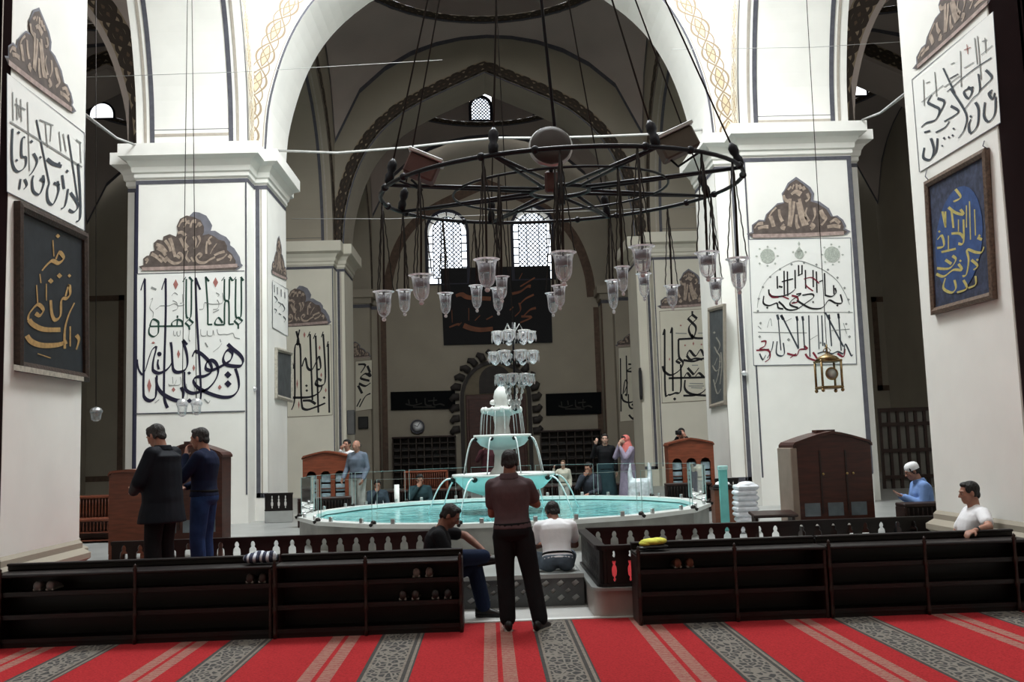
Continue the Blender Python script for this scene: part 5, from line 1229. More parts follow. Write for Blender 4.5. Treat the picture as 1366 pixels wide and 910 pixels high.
# two men standing behind the rack
D2=.316
a=at(220,640,Y=10.85)
person('man in a long black coat with bowed head standing behind the rack',(a.x,10.75,D2),R(70),dict(
 head=(0,.075,1.585),look=(.05,1,-.42),neck=(0,.0,1.45),eL=(-.28,.06,1.12),eR=(.27,.10,1.12),wL=(-.10,.27,1.02),wR=(.08,.29,1.05),nL=(.2,-.3,1),nR=(-.2,-.3,1)),
 s=1.05,sk=SK,hair=HAIRG,top=COATM,top_len=-.42,coat=True,collar=True,legs=BLK,shoe_m=SHB,fat=1.12)
b=at(272,640,Y=11.35)
person('man in navy sweater and blue jeans raising a hand to his mouth',(b.x,11.35,D2),R(82),dict(
 head=(0,.05,1.60),look=(0,1,-.15),eL=(-.22,.16,1.16),eR=(.24,.08,1.13),wL=(-.03,.20,1.42),wR=(.03,.23,1.06),nL=(.3,-.8,.3),nR=(-.2,-.3,1),curl=.6),
 s=1.02,sk=SK,hair=HAIRG,top=NAVY,top_len=.06,legs=JEAN,shoe_m=SHB)
# seated man with crossed legs (faces the aisle)
seat=Vector((-.92,10.32,D2-.014))
person('man in a black t-shirt seated on the kerb with crossed legs',tuple(seat),R(-90),dict(
 hipc=(0,0,.115),hL=(-.09,0,.10),hR=(.09,0,.10),neck=(.03,.14,.62),head=(.03,.235,.745),look=(.12,1,-.62),
 sL=(-.16,.13,.57),sR=(.21,.12,.56),eL=(-.20,.38,.52),eR=(.25,.24,.31),wL=(-.06,.57,.37),wR=(.14,.45,.36),nL=(.2,-.2,-1),nR=(-.2,0,-1),
 kR=(.02,.47,.235),aR=(.00,.56,-.205),fR=(.1,1,-.05),kL=(.20,.36,.33),aL=(.06,.58,.32),fL=(-.2,1,.10),curl=.45),
 s=1.0,sk=SKD,top=BLK,top_len=.05,sleeve='short',legs=JEAND,shoe_m=SHB)
# man in white sitting on the marble step with his back to the camera
person('man in a white t-shirt and grey jeans sitting on the marble step, back turned',(.47,11.05,.346),R(3),dict(
 hipc=(0,0,.105),hL=(-.095,.02,.10),hR=(.095,.02,.10),neck=(.0,.17,.56),head=(-.01,.27,.665),look=(-.15,1,-.5),
 sL=(-.19,.14,.50),sR=(.19,.14,.50),eL=(-.27,.24,.27),eR=(.25,.26,.27),wL=(-.10,.43,.27),wR=(.10,.44,.27),nL=(0,-.2,-1),nR=(0,-.2,-1),
 kL=(-.30,.42,.12),aL=(.08,.52,.06),fL=(1,.3,0),kR=(.20,.46,.12),aR=(-.08,.64,.06),fR=(-1,.3,0)),
 s=.96,sk=SKD,top=WHT,top_len=.03,sleeve='short',legs=JEANG,shoe_m=SHB)
# man in white leaning on the near pier
person('seated man in white t-shirt leaning against the near pier, arm on the rack',(4.81,10.40,.302),R(82),dict(
 hipc=(0,0,.105),hL=(-.09,.02,.10),hR=(.09,.02,.10),neck=(0,-.085,.64),head=(0,-.04,.795),look=(0,1,-.10),
 sL=(-.185,-.10,.585),sR=(.185,-.08,.575),eL=(-.44,-.06,.47),eR=(.26,.06,.33),wL=(-.60,.14,.45),wR=(.12,.27,.27),nL=(.3,0,-1),nR=(-.2,0,-1),
 kL=(-.12,.44,.17),aL=(-.12,.84,.085),kR=(.14,.44,.20),aR=(.12,.83,.085),fL=(-.2,.3,1),fR=(.2,.3,1),curl=.55),
 s=1.0,sk=SK,top=WHT,top_len=.0,sleeve='short',legs=PALE,shoe_m=None)
# praying man
a=at(1228,650,Y=13.9)
person('man in white cap and light blue shirt raising open hands in prayer',(a.x,13.9,.301),R(86),dict(
 hipc=(0,-.08,.24),hL=(-.09,-.06,.22),hR=(.09,-.06,.22),neck=(0,.02,.76),head=(0,.10,.905),look=(0,1,-.35),
 sL=(-.18,.01,.70),sR=(.18,.01,.70),eL=(-.22,.06,.45),eR=(.22,.06,.45),wL=(-.07,.27,.56),wR=(.07,.27,.56),nL=(.1,-.6,1),nR=(-.1,-.6,1),
 kL=(-.12,.34,.09),aL=(-.10,-.12,.07),kR=(.12,.34,.09),aR=(.10,-.12,.07),fL=(0,-1,0),fR=(0,-1,0),curl=.16),
 s=1.0,sk=SK,top=BLUE,top_len=.0,collar=True,legs=BLK,cap=mat('white_knit_cap',(.8,.8,.82),.8),shoe_m=None,vox=.009)
# visitors beyond the pool
Z2=DECK
def far(label,px,Y,rz,pose=None,z=Z2,**k):
    q=at(px,640,Y=Y); return person(label,(q.x,Y,z),R(rz),pose,vox=.012,**k)
far('bald man in a grey-blue pullover and pale trousers beyond the pool',477,20.25,155,dict(eR=(.25,.0,1.13),wR=(.26,.16,.92),wL=(-.22,.14,.9),head=(0,.03,1.60)),s=.97,bald=True,top=GREYB_,top_len=.0,legs=PALE,shoe_m=SHB)
far('dark haired man with a white collar half hidden behind the bald man',464,22.5,160,dict(eR=(.24,.1,1.2),wR=(.05,.2,1.5),nR=(0,-1,.2)),s=.99,top=WHT,legs=JEAND,shoe_m=SHB,z=DECK)
far('man peering over the red-brown cabinet with a black camera at his face',912,22.4,170,dict(eR=(.26,.12,1.22),wR=(.09,.20,1.53),eL=(-.26,.12,1.22),wL=(-.09,.2,1.53),nL=(.4,-.8,0),nR=(-.4,-.8,0)),s=1.0,top=BLK,legs=JEAND,shoe_m=SHB,z=DECK)
far('small child in a cream shirt with raised hand beyond the pool',752,20.9,165,dict(eR=(.32,.10,1.25),wR=(.28,.22,1.48),head=(0,.03,1.63)),s=.635,hair=mat('light_brown_hair',(.12,.07,.04),.6),sk=SKL,top=CREAM,legs=PALE,shoe_m=SHB)
sit=dict(hipc=(0,0,.11),hL=(-.09,.02,.10),hR=(.09,.02,.10),neck=(0,.05,.64),head=(0,.10,.785),look=(0,1,-.3),sL=(-.185,.04,.585),sR=(.185,.04,.585),eL=(-.24,.10,.32),eR=(.22,.22,.38),wL=(-.08,.3,.26),wR=(.05,.2,.62),nR=(0,-1,.2),nL=(0,0,-1),kL=(-.30,.36,.12),aL=(.08,.46,.06),fL=(1,.3,0),kR=(.28,.36,.12),aR=(-.08,.56,.06),fR=(-1,.3,0))
far('visitor in dark grey sitting with a hand to the chin beside the child',788,21.3,150,sit,z=DECK+.12,s=1.02,top=cloth('dark_grey_cloth',(.05,.055,.07)),legs=BLK,shoe_m=SHB)
far('woman in black with a dark teal skirt raising a hand beside her face',809,21.5,175,dict(eR=(.30,.08,1.22),wR=(.22,.18,1.50),nR=(0,-1,0)),s=.95,sk=SKL,top=BLK,skirt=TEAL,shoe_m=SHB)
far('woman in a coral pink headscarf and lilac top, hand at her face',838,21.2,120,dict(eR=(.20,.20,1.22),wR=(.07,.16,1.52),eL=(-.22,.22,1.2),wL=(-.06,.24,1.45),nR=(0,-1,0),nL=(0,-1,0),head=(0,.04,1.60),look=(0,1,-.2)),s=.93,sk=SKL,hair=HAIR,top=LILAC,skirt=LILAC,scarf=PINK,shoe_m=SHB)
far('visitor in dark wine red seen between the two fountain bowls',652,23.0,170,dict(eR=(.25,.1,1.2),wR=(.08,.2,1.45)),s=.95,top=cloth('dark_wine_cloth',(.06,.02,.025)),legs=JEAND,shoe_m=SHB)
far('visitor in dark teal crouching by the low case left of the fountain',560,21.4,185,sit,z=DECK+.02,s=.98,top=TEAL,legs=BLK,shoe_m=SHB)
far('visitor in dark blue sitting low beside the pale plastic bag and the bald man',503,21.5,190,sit,z=DECK-.0,s=.9,top=cloth('slate_blue_cloth',(.05,.07,.09)),legs=BLK,shoe_m=SHB)
# things they carry or left beside them
def sack(label,px,py,Y,z,sx,sz,m,ears=True,name='plastic_bag'):
    q=at(px,py,Y=Y); t=thing(name,label,'bag',(q.x,Y,z)); mb=MB()
    mb.lathe([(sx*.55,0),(sx*1.0,sz*.12),(sx*1.04,sz*.35),(sx*.9,sz*.6),(sx*.62,sz*.68),(sx*.5,sz*.66)],18,sy=.7)
    if ears:
        for k in (-1,1): mb.tube([(k*sx*.7,0,sz*.5),(k*sx*.8,0,sz*.8),(k*sx*.72,0,sz*1.0)],[sx*.3,sx*.17,sx*.06],8)
    fuse(mb,'bag_body',m,t,.02 if sx>.2 else .012,3); return t
BAGM=mat('white_tulle_plastic',(.66,.72,.76),.35,var=.3,scale=9,bump=.8)
sack('big white translucent plastic bag standing beside the woman in the pink headscarf',854,640,20.75,DECK,.27,1.02,BAGM)
sack('white plastic bag standing on the deck near the bald man',506,655,20.6,DECK,.10,.42,BAGM)
q=at(529,640,Y=20.7); t=thing('paper_roll','upright white paper roll catching the light beyond the pool','roll',(q.x,20.7,DECK)); MB().tube([(0,0,0),(.0,0,.72)],.055,14).build('sheet',mat('bright_paper',(.9,.9,.88),.7),t)
t=thing('camera','small black camera held to the face above the red-brown cabinet','camera',(0,0,0)); q=at(905,583,Y=22.15); t.location=(q.x,22.12,1.93)
MB().bbox(-.07,.07,-.04,.03,-.05,.05,.012).build('camera_body',SHB,t); MB().lathe([(.035,0),(.04,.06),(.03,.07)],14,M=Matrix.Rotation(PI/2,4,'X')@Matrix.Translation((0,0,.03))).build('lens',SHB,t)
# ------------------------------------------------------------------ ring chandelier and its hanging lamps
IRON=mat('black_iron',(.012,.012,.016),.45,metal=.5); CHAINM=mat('dark_chain',(.035,.028,.025),.5,metal=.6); RUST=mat('rust_red_paint',(.10,.045,.038),.6,var=.3,scale=6)
LAMPG=frosted('lamp_glass',(.85,.88,.93),.7,.1,.80); RIMG=frosted('bright_glass_rim',(.95,.96,.98),.75,.12); DKG=mat('smoky_glass_fill',(.20,.20,.23),.25)
RC0=Vector((.545,9.75,4.33)); RR=1.83
def ringp(phi,r=RR,dz=0):
    x=r*math.cos(phi); y=r*math.sin(phi); return RC0+Vector((x,y,.026*x+.060*y+dz))
ch=thing('ring_chandelier','large black iron ring chandelier with spokes hung on chains in front of the arch','chandelier',tuple(RC0))
w_=lambda mb,n,m:put(mb,n,m,ch)
w_(MB().tube([ringp(2*PI*k/64) for k in range(64)],.021,8,closed=True).tube([ringp(2*PI*k/48,RR*.6) for k in range(48)],.013,6,closed=True),'outer_ring',IRON)
w_(MB().tube([ringp(2*PI*k/40,.30) for k in range(40)],.022,8,closed=True).tube([RC0+Vector((0,0,-.14)),RC0+Vector((0,0,.2))],.05,10),'hub',IRON)
nodes8=[2*PI*(k+.5)/8 for k in range(8)]
for a in nodes8:
    w_(MB().tube([ringp(a-.28,.30),ringp(a)],.017,6).tube([ringp(a+.28,.30),ringp(a)],.017,6),'spoke',IRON)
hook=at(672,-473,Y=9.75)
for a in nodes8:
    p=ringp(a); d=(hook-p).normalized()
    w_(MB().lathe([(.012,0),(.04,.03),(.045,.09),(.03,.13),(.045,.17),(.045,.22),(.015,.27)],12,M=Matrix.Translation(p)@d.to_track_quat('Z','Y').to_matrix().to_4x4()),'turnbuckle',IRON)
    w_(MB().tube([p+d*.26,hook],.0085,6),'suspension_rope',CHAINM)
w_(MB().tube([RC0+Vector((0,0,.2)),hook],.017,8),'lifting_cable',IRON); w_(MB().tube([hook,(hook.x,hook.y,16.5)],.02,8).ball(hook,.09,n=10),'main_chain',IRON)
for k in range(24):
    if k%3: w_(MB().ball(ringp(2*PI*k/24+.07),.038,n=8),'ring_stud',IRON)
# flood lamps bolted to the ring
for phi,wd,tilt,nm in ((-150,.30,24,'a'),(-52,.34,-24,'b')):
    p=ringp(R(phi),RR*.86,.12); Mx=Matrix.Translation(p)@Matrix.Rotation(R(tilt),4,'Y')
    o=w_(MB().bbox(-wd/2,wd/2,-.10,.10,-.10,.10,.015,M=Mx),'flood_lamp',RUST if phi<-100 else mat('olive_lamp_box',(.10,.085,.065),.6))
    put(MB().bbox(-wd/2-.02,wd/2+.02,-.12,.12,.10,.135,.006,M=Mx),'lamp_lid',mat('bright_zinc',(.55,.55,.55),.35,metal=.7),o)
    put(MB().tube([p+Vector((-.1,0,-.1)),p+Vector((0,0,-.2)),ringp(R(phi))],.012,6),'bracket',IRON,o)
p=at(735,192,Y=8.75); Mx=Matrix.Translation(p)@Matrix.Rotation(R(78),4,'X')
o=w_(MB().lathe([(.0,.05),(.12,.045),(.185,.0),(.19,-.03),(.0,-.03)],28,M=Mx),'round_flood_lamp',mat('taupe_lamp_back',(.055,.045,.04),.7))
put(MB().lathe([(.192,-.03),(.205,-.04),(.205,-.075),(.19,-.08)],28,M=Mx,cap=False),'lamp_rim',mat('bright_zinc',(.55,.55,.55),.35),o)
put(MB().tube([p+Vector((0,.05,-.15)),p+Vector((0,.2,-.35)),RC0+Vector((0,-.28,.0))],.02,6),'bracket',IRON,o)
put(MB().bbox(-.06,.06,-.05,.05,-.42,-.22,.02,M=Matrix.Translation(p+Vector((0,.15,0)))),'rust_red_box',RUST,o)
# glass lamps
def lamp_proto(R_,H,full):
    t=thing('hanging_glass_lamp','x','hanging lamp')
    MB().lathe([(R_*.86,H*.98),(R_*.74,H*.80),(R_*.70,H*.60),(R_*.66,H*.40),(R_*.50,H*.24),(R_*.25,H*.16),(R_*.16,H*.13)],20,cap=False).build('glass_bowl',LAMPG,t)
    MB().lathe([(R_*.84,H*.955),(R_*1.06,H*.985),(R_*1.08,H*1.0),(R_*.88,H*1.0),(R_*.84,H*.955)],22,cap=False).build('flared_rim',RIMG,t)
    MB().ball((0,0,H*.07),R_*.22,R_*.22,H*.07,n=12).lathe([(R_*.3,H*.17),(R_*.14,H*.13),(R_*.14,H*.10)],14).build('glass_knob',RIMG,t)
    MB().lathe([(R_*.55,H*.86),(R_*.60,H*.62),(R_*.52,H*.60),(.001,H*.60)],16).build('oil_cup',DKG,t)
    for k in range(4):
        a=2*PI*k/4+.4; MB().tube([(R_*.70*math.cos(a),R_*.70*math.sin(a),H*.92),(R_*.70*math.cos(a),R_*.70*math.sin(a),H*.55),(R_*.58*math.cos(a),R_*.58*math.sin(a),H*.3)],R_*.035,5).build('bright_rib',RIMG,t)
    return t
LP=[(511.7,389,429,1,'clear glass lamp lowest and outermost at the clock side of the ring chandelier'),(539.5,387,422,0,'small glass lamp second from the clock-side end of the ring'),(561.5,367,407,1,'glass lamp with wide bright rim above the other three at the clock side'),
 (594,391,424,0,'small glass lamp against the edge of the black banner, clock side'),(649,346,390,1,'largest glass lamp high before the black banner'),(635.5,381,417,0,'glass lamp hanging low before the banner, under the largest one'),
 (669,369,404,2,'glass lamp half hidden behind the largest lamp, dark cup showing'),(664,384,421,0,'lowest glass lamp directly above the crystal chandelier'),(751,337,382,1,'big glass lamp before the lattice window edge, above a pair of small ones'),
 (737,391,423,0,'lower small glass lamp of the pair at the banner edge away from the clock'),(746,381,414,2,'upper small glass lamp of the pair at the banner edge away from the clock'),(817,374,419,0,'glass lamp hanging lowest before the brown wall arch foot'),
 (830,356,395,2,'glass lamp with dark cup before the pale third pier edge'),(856,329,370,1,'big glass lamp highest in the cluster before the third pier'),(858.5,365,402,0,'glass lamp directly under the highest lamp of the third pier cluster'),
 (896,381,414,0,'single glass lamp with blue cup beside the dark pointed crest'),(943,337,376,1,'glass lamp against the bright arch pier edge, upper of two'),(954,372,407,0,'glass lamp against the bright pier, lower of two, above the dim board'),(984,345,393,1,'glass lamp farthest from the clock, hanging before the white pier face')]
for i,(px,t0,t1,near,lb) in enumerate(LP):
    best=None
    for k in range(720):
        phi=2*PI*k/720; q=ringp(phi,RR*.6 if near==2 else RR)
        if near and math.sin(phi)>.15: continue
        if not near and math.sin(phi)<-.25 : continue
        u=at(px,t0,Y=q.y); e=abs(u.x-q.x)
        if best is None or e<best[0]: best=(e,phi,q,u)
    _,phi,q,u=best; v=at(px,t1,Y=q.y); H=u.z-v.z; Rl=.105 if near==1 else .088 if near==0 else .07
    o=lamp_proto(Rl,H,True); o.location=(u.x,q.y,v.z)
    tag(o,lb,None,'glass lamps hung below the ring chandelier')
    top=Vector((u.x,q.y,u.z)); 
    put(MB().tube([q,(q+top)/2+Vector((.01,0,0)),top+Vector((0,0,-.06))],.011,6),'cable',CHAINM,o)
    for k in range(3):
        a=2*PI*k/3+i; e=Vector((Rl*.95*math.cos(a),Rl*.95*math.sin(a),0)); n=14; pts=[q+(top+e-q)*(j/n)+Vector((.003*(-1)**j,0,0)) for j in range(n+1)]
        put(MB().tube(pts,.0055,4),'chain',CHAINM,o)
# ------------------------------------------------------------------ crystal chandelier
CRY=frosted('bright_crystal',(.95,.96,.96),.6,.08); 
cc=at(686,500,Y=14.2); cx,cy_=cc.x,14.2
cr=thing('crystal_chandelier','small three-tiered crystal chandelier hanging in front of the fountain top','chandelier',(cx,cy_,cc.z))
zz=lambda y: at(686,y,Y=14.2).z
put(MB().tube([(cx,cy_,zz(545)),(cx,cy_,zz(430))],.016,8).ball((cx,cy_,zz(545)),.04,n=10).ball((cx,cy_,zz(505)),.035,n=10).ball((cx,cy_,zz(470)),.035,n=10).ball((cx,cy_,zz(440)),.04,n=10),'stem',IRON,cr)
put(MB().tube([(cx,cy_,zz(430)),(cx-.1,cy_,9),(cx-.25,cy_,16.4)],.008,6),'suspension_chain',CHAINM,cr)
for ty,n,rad,sz,off in ((446,7,.25,.088,0),(473,8,.30,.09,.3),(503,7,.22,.08,.1)):
    z=zz(ty)
    for k in range(n):
        a=2*PI*k/n+off; c=Vector((cx+rad*math.cos(a),cy_+rad*math.sin(a),z))
        put(MB().tube([(cx,cy_,z-.05),(cx+rad*.5*math.cos(a),cy_+rad*.5*math.sin(a),z-.11),c+Vector((0,0,-.02))],.009,6),'arm',IRON,cr)
        o=put(MB().lathe([(sz*.95,.03),(sz*.85,.0),(sz*.8,-.06),(sz*.6,-.10),(sz*.2,-.14)],10,tuple(c),cap=False),'glass_cup',LAMPG,cr)
        put(MB().lathe([(sz*.98,.022),(sz*1.12,.03),(sz*.98,.038)],12,tuple(c),cap=False),'cup_rim',CRY,o)
        pm=MB()
        for j in range(6):
            b=2*PI*j/6; e=c+Vector((sz*.95*math.cos(b),sz*.95*math.sin(b),0)); pm.lathe([(.001,-.12),(.013,-.075),(.009,-.03),(.003,.02)],6,tuple(e),smooth=False)
        put(pm,'crystal_prisms',CRY,o)
pm=MB()
for y,r in ((515,.14),(522,.12),(530,.10),(537,.07),(543,.05)):
    for k in range(7): a=2*PI*k/7+y; pm.lathe([(.001,-.05),(.02,-.01),(.012,.03),(.002,.05)],6,(cx+r*math.cos(a),cy_+r*math.sin(a),zz(y)),smooth=False)
put(pm,'lower_crystals',CRY,cr)
pm=MB()
for k in range(5): a=2*PI*k/5; pm.tube([(cx,cy_,zz(447)),(cx+.10*math.cos(a),cy_+.10*math.sin(a),zz(432)),(cx+.14*math.cos(a),cy_+.14*math.sin(a),zz(440))],.009,6)
put(pm,'crown_scrolls',CRY,cr)
# ------------------------------------------------------------------ brass lantern, small hanging lamps
BRASS=mat('aged_brass',(.30,.21,.10),.35,metal=.7,var=.4,scale=30)
a_=at(1105,497,Y=12.6); t=thing('brass_lantern','square brass lantern with round glass hung on a long wire before the star rosette panel','lantern',tuple(a_))
zt=at(1105,482,Y=12.6).z; zb=at(1105,521,Y=12.6).z; hw=.145
lw=lambda mb,n,m:put(mb,n,m,t); X,Y_=a_.x,12.6
lw(MB().bbox(X-hw,X+hw,Y_-hw,Y_+hw,zb+.02,zb+.055,.01),'base',BRASS)
for sx in (-1,1):
    for sy in (-1,1): lw(MB().tube([(X+sx*hw*.88,Y_+sy*hw*.88,zb+.05),(X+sx*hw*.88,Y_+sy*hw*.88,zt)],.016,8),'corner_post',BRASS); lw(MB().ball((X+sx*hw*.88,Y_+sy*hw*.88,zb+.0),.025,n=8),'foot',BRASS)
lw(MB().bbox(X-hw,X+hw,Y_-hw,Y_+hw,zt-.015,zt+.015,.008).lathe([(hw*1.1,zt+.015),(hw*.8,zt+.06),(hw*.4,zt+.085),(.03,zt+.10)],16,(X,Y_,0)),'domed_lid',BRASS)
lw(MB().box(X-hw*.8,X+hw*.8,Y_-hw*.8,Y_+hw*.8,zb+.055,zt-.015),'glass_box',GLS)
Mx=Matrix.Translation((X,Y_-hw*.86,(zb+zt)/2+.02))@Matrix.Rotation(PI/2,4,'X')
lw(MB().lathe([(.062,0),(.075,.012),(.085,0)],20,M=Mx,cap=False),'round_bezel',BRASS); lw(MB().lathe([(.0,.003),(.065,.002)],20,M=Mx),'round_pane',mat('pale_pane',(.55,.57,.52),.3),)
top=at(1076,0,Y=12.6); lw(MB().tube([(X,Y_,zt+.1),(X,Y_,zt+.22)],.01,6).tube([(X-.05,Y_,zt+.14),(X,Y_,zt+.2),(X+.05,Y_,zt+.14),(X,Y_,zt+.09),(X-.05,Y_,zt+.14)],.006,5),'ring',BRASS)
d=(top-Vector((X,Y_,zt+.2))); lw(MB().tube([(X,Y_,zt+.2),Vector((X,Y_,zt+.2))+d*2.3],.005,5),'wire',CHAINM)
def small_lamp(label,px,py0,py1,Y,xt,wr,m2):
    u,v=at(px,py0,Y=Y),at(px,py1,Y=Y); H=u.z-v.z; t=thing('small_hanging_lamp',label,'hanging lamp',tuple(v)); r=wr
    put(MB().lathe([(r*.3,0),(r*.7,H*.12),(r*.8,H*.5),(r*.9,H*.6)],16,tuple(v)),'glass',LAMPG,t); put(MB().lathe([(r*.95,H*.6),(r,H*.72),(r*.7,H*.92),(r*.2,H)],16,tuple(v)),'metal_cap',m2,t)
    tp=at(xt,0,Y=Y); put(MB().tube([u,u+(tp-u)*1.3],.006,5),'wire',CHAINM,t)
STL=mat('bright_steel_cap',(.45,.46,.48),.25,metal=.8)
small_lamp('small steel-capped glass lamp on a wire in the dim aisle gap',128,543,562,14.0,128,.09,STL)
small_lamp('clear small glass lamp on a long wire over the foot of the navy calligraphy',243,532,556,14.5,250,.085,RIMG)
small_lamp('second clear glass lamp over the foot of the navy calligraphy, nearer the aisle',262,531,554,14.5,256,.085,RIMG)
# ------------------------------------------------------------------ tie wires and ropes
def wire(name,label,pts,r,m): 
    t=MB().tube(pts,r,6).build(name,m); tag(t,label,'cable'); return t
WHC=mat('white_cable',(.40,.40,.39),.6)
y=22.5; q=[at(x_,y_,Y=y) for x_,y_ in ((371,201),(450,204),(540,197),(610,189),(665,184),(730,184),(800,182),(870,179),(950,172))]
wire('white_cable','white cable strung across the big arch behind the ring chandelier',q,.03,WHC)
wire('thin_wire','thin pale wire crossing the soffit panel above the navy calligraphy pier',[at(112,103,Y=18),at(320,96,Y=18),at(590,80,Y=18)],.005,WHC)
wire('thin_wire','thin pale wire low across the arch at ring height',[Vector((-5.4,26,8.05)),at(520,292,Y=26),Vector((5.6,26,8.1))],.009,WHC)
wire('thin_wire','thin pale wire crossing the soffit panel above the star rosette pier',[at(895,66,Y=18),at(1085,63,Y=18),at(1215,55,Y=18)],.005,WHC)
a,b=at(112,152,X=-5.12),at(180,193,Y=20.8); wire('tie_rope','pale rope from the near pier with the black board to the capital',[a,(a+b)/2+Vector((0,0,-.08)),b],.022,WHC)
a,b=at(1218,117,X=5.12),at(1150,160,Y=20.8); wire('tie_rope','pale rope from the near pier with the blue board to the capital',[a,(a+b)/2+Vector((0,0,-.08)),b],.022,WHC)
# small wall lamps on pier edges, loudspeakers
for px,py,Y,lb in ((339.5,521,YC[1]-HY-.02,'small white wall lamp on the pier edge beside the navy calligraphy'),(992,500,YC[1]-HY-.02,'small white wall lamp on the pier edge beside the star rosette panel')):
    c=at(px,py,Y=Y); t=thing('wall_lamp',lb,'wall lamp',tuple(c)); put(MB().ball(c+Vector((0,-.07,.03)),.07,.06,.06,n=10),'globe',RIMG,t); put(MB().tube([c,c+Vector((0,-.06,0))],.03,8),'socket',STL,t)
# ------------------------------------------------------------------ portal in the far wall
pt=thing('portal','tall wooden door in an arched niche with a scalloped dark rim in the far wall','portal',(.17,YW,0))
PORT=mat('portal_dark_stone',(.045,.038,.035),.7,var=.3,scale=4); NICHE=mat('niche_plaster',(.20,.17,.12),.8,var=.25,scale=1.5)
pc=.15; pw=3.3; ph=5.75
pq=lambda mb,n,m:put(mb,n,m,pt)
ou=[(pc+u,v) for u,v in arched(pw,ph,16,1.1)]; inn=[(pc+u,v) for u,v in arched(pw-.36,ph-.18,16,1.1)]
pq(MB().prism(ou,lambda u,v,w:(u,w,v),(YW-.12,YW-.01),holes=[[(a,b+.01) for a,b in inn]]),'inner_rim',PORT)
pq(MB().prism(inn,lambda u,v,w:(u,w,v),(YW-.03,YW-.012)),'niche',NICHE)
# scalloped rim of curling lobes
outl=[(pc+u,v) for u,v in arched(pw+.28,ph+.16,16,1.1)][2:]; 
L=[];acc=0
side=[(pc+pw/2+.14,z/10) for z in range(24,int((ph+.16-(pw+.28)/2*1.1)*10))]
arc=[(pc+(pw+.28)/2*math.cos(PI*i/40),ph+.16-(pw+.28)/2*1.1+(pw+.28)/2*1.1*math.sin(PI*i/40)) for i in range(41)]
path=side+arc+[(2*pc-x,z) for x,z in reversed(side)]
acc=0;last=path[0];pts=[path[0]]
for p_ in path[1:]:
    acc+=math.hypot(p_[0]-last[0],p_[1]-last[1]); last=p_
    if acc>.40: pts.append(p_); acc=0
for i,(x,z) in enumerate(pts):
    tx=pts[min(i+1,len(pts)-1)][0]-pts[max(i-1,0)][0]; tz=pts[min(i+1,len(pts)-1)][1]-pts[max(i-1,0)][1]; l=math.hypot(tx,tz); tx/=l;tz/=l; nx,nz=tz,-tx
    mb=MB(); mb.tube([(x-nx*.1,YW-.1,z-nz*.1),(x+nx*.14+tx*.02,YW-.13,z+nz*.14+tz*.02),(x+nx*.26+tx*.14,YW-.12,z+nz*.26+tz*.14),(x+nx*.20+tx*.24,YW-.1,z+nz*.2+tz*.24)],[.16,.17,.12,.05],8)
    pq(mb,'scallop_lobe',PORT)
DR=mat('portal_red_wood',(.07,.022,.014),.5,var=.4,scale=3,stretch=(1,1,6))
pq(MB().bbox(pc-1.38,pc+1.38,YW-.25,YW-.05,0.001,4.15,.02),'door_frame',DR)
for s in (-1,1): pq(MB().bbox(pc+s*.66-.6,pc+s*.66+.6,YW-.29,YW-.25,.05,3.95,.02),'door_leaf',DR)
pq(MB().prism([(pc+.0+u,4.2+v) for u,v in arched(1.5,1.3)],lambda u,v,w:(u,w,v),(YW-.06,YW-.031)),'dark_recess',PORT)
# wall panels framed in dark lines in the side aisle
for px0,px1,py0,py1 in ((70,160,395,642),(1165,1205,395,520)):
    a,b=at(px0,py0,Y=44.9),at(px1,py1,Y=44.9); o=MB()
    for r_ in ((a.x,b.x,a.z-.25,a.z),(a.x,b.x,b.z,b.z+.25),(b.x-.25,b.x,b.z,a.z),(a.x,a.x+.25,b.z,a.z)): o.box(r_[0],r_[1],YW-.03,YW-.005,r_[2],r_[3])
    tag(o.build('trim_aisle_frame',LINEB),kind='structure')
# ------------------------------------------------------------------ small fixtures
c=at(472,563,Y=33.4); t=thing('loudspeaker','small grey loudspeaker box on the pier edge above the bald man','loudspeaker',(-5.0,33.9,c.z)); MB().bbox(-.09,.16,-.16,.16,-.42,.42,.02).build('speaker_box',mat('dull_grey_box',(.12,.12,.12),.6),t); MB().box(.155,.165,-.12,.12,-.36,.36).build('grille',mat('dark_grille',(.03,.03,.03),.7),t)
c=at(484.5,564,Y=43.2); t=thing('loudspeaker','small black box on the far pilaster beside the grey loudspeaker','loudspeaker',(c.x,43.2,c.z)); MB().bbox(-.22,.22,-.02,.08,-.27,.27,.02).build('speaker_box',mat('black_box',(.008,.008,.008),.7),t); MB().box(-.18,.18,-.03,-.02,-.22,.22).build('grille',mat('dark_grille',(.03,.03,.03),.7),t)
c=at(855.5,512,X=5.1); t=thing('wall_plaque','small dark oblong plaque with rounded ends on the third pier side','plaque',(5.085,c.y,c.z)); MB().prism([(-.22+.0,-.42),(-.12,-.55),(.12,-.55),(.22,-.42),(.22,.42),(.12,.55),(-.12,.55),(-.22,.42)],lambda u,v,w:(w,u,v),(-.03,.012)).build('plate',mat('dark_plaque',(.035,.035,.038),.6),t); MB().prism([(-.14,-.4),(.14,-.4),(.14,.4),(-.14,.4)],lambda u,v,w:(w,u,v),(-.036,-.03)).build('inset',mat('dim_plaque_inset',(.08,.08,.085),.6),t)
t=thing('skullcap','white cap lying on a dark cloth on top of the brown wooden stand','hat',(3.80,17.08,.912)); MB().lathe([(.13,.05),(.12,.085),(.08,.105),(.001,.112)],16,cap=False).build('crown',mat('white_knit_cap',(.8,.8,.82),.8),t); MB().lathe([(.001,0),(.17,.0),(.17,.03),(.14,.055),(.001,.055)],18).build('dark_brim',SHB,t)
w5=[o for o in bpy.data.objects if o.name=='person.005'][0]
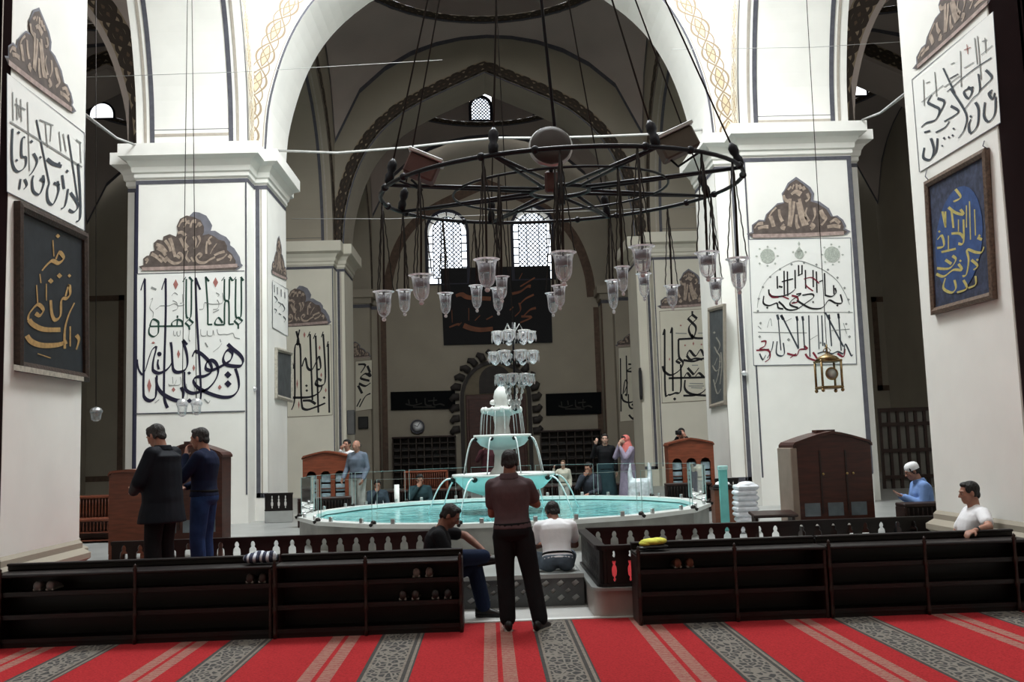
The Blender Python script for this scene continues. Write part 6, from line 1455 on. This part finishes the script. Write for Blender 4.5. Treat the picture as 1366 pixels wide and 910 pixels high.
v=Vector((-.57,.10,.452)); MB().lathe([(.026,-.014),(.033,-.012),(.034,.012),(.026,.014)],14,M=Matrix.Translation(v)@Vector((-.16,.20,-.02)).to_track_quat('Z','Y').to_matrix().to_4x4(),cap=False).ball(v+Vector((0,0,.032)),.018,.018,.01,n=10).build('wristwatch',SHB,w5)
# ------------------------------------------------------------------ light
w=bpy.data.worlds.new('world'); sc.world=w; w.use_nodes=True
bg=w.node_tree.nodes['Background']; bg.inputs[0].default_value=(.93,.97,1,1); bg.inputs[1].default_value=3.0
def area(name,loc,rot,size,power,col=(1,1,1),shape='DISK',spread=PI):
    l=bpy.data.lights.new(name,'AREA'); l.shape=shape; l.size=size; l.energy=power; l.color=col; l.spread=spread
    o=bpy.data.objects.new(name,l); COL.objects.link(o); o.location=loc; o.rotation_euler=rot; return o
area('roof_light_lamp',(.1,16.7,16.95),(0,0,0),7.0,600,(.93,.98,1.0))
pl_=bpy.data.lights.new('roof_light_fill','POINT'); pl_.energy=4300; pl_.shadow_soft_size=1.6; pl_.color=(.94,.98,1)  # added point light under the roof light, brightens the upper walls
po=bpy.data.objects.new('roof_light_fill',pl_); COL.objects.link(po); po.location=(.1,15.6,14.6)
area('near_bay_fill',(0,4.0,15.5),(0,0,0),6.0,450,(1,.97,.93))  # added overhead light in place of unseen windows of the camera's bay
area('third_bay_fill',(0,28.7,15.8),(0,0,0),5.0,90,(1,.96,.9))  # weak fill added to brighten the third bay
area('far_bay_fill',(0,39.5,15.8),(0,0,0),5.0,110,(1,.95,.88))  # weak fill added before the far wall
for s in (-1,1):
    area('aisle_fill',(s*13,28,15),(0,0,0),5,30,(1,.96,.9)); area('aisle_fill',(s*13,40,15),(0,0,0),5,30,(1,.96,.9)); area('aisle_fill',(s*13,17,15),(0,0,0),5,60,(1,.97,.95))  # weak fill added along both side aisles
sc.view_settings.view_transform='Standard'; sc.view_settings.look='None'; sc.view_settings.exposure=.04; sc.view_settings.gamma=.9
sc.cycles.max_bounces=8; sc.cycles.diffuse_bounces=4; sc.cycles.glossy_bounces=3; sc.cycles.transmission_bounces=6; sc.cycles.transparent_max_bounces=24
sc.cycles.caustics_reflective=False; sc.cycles.caustics_refractive=False; sc.cycles.use_denoising=True; sc.cycles.sample_clamp_indirect=4
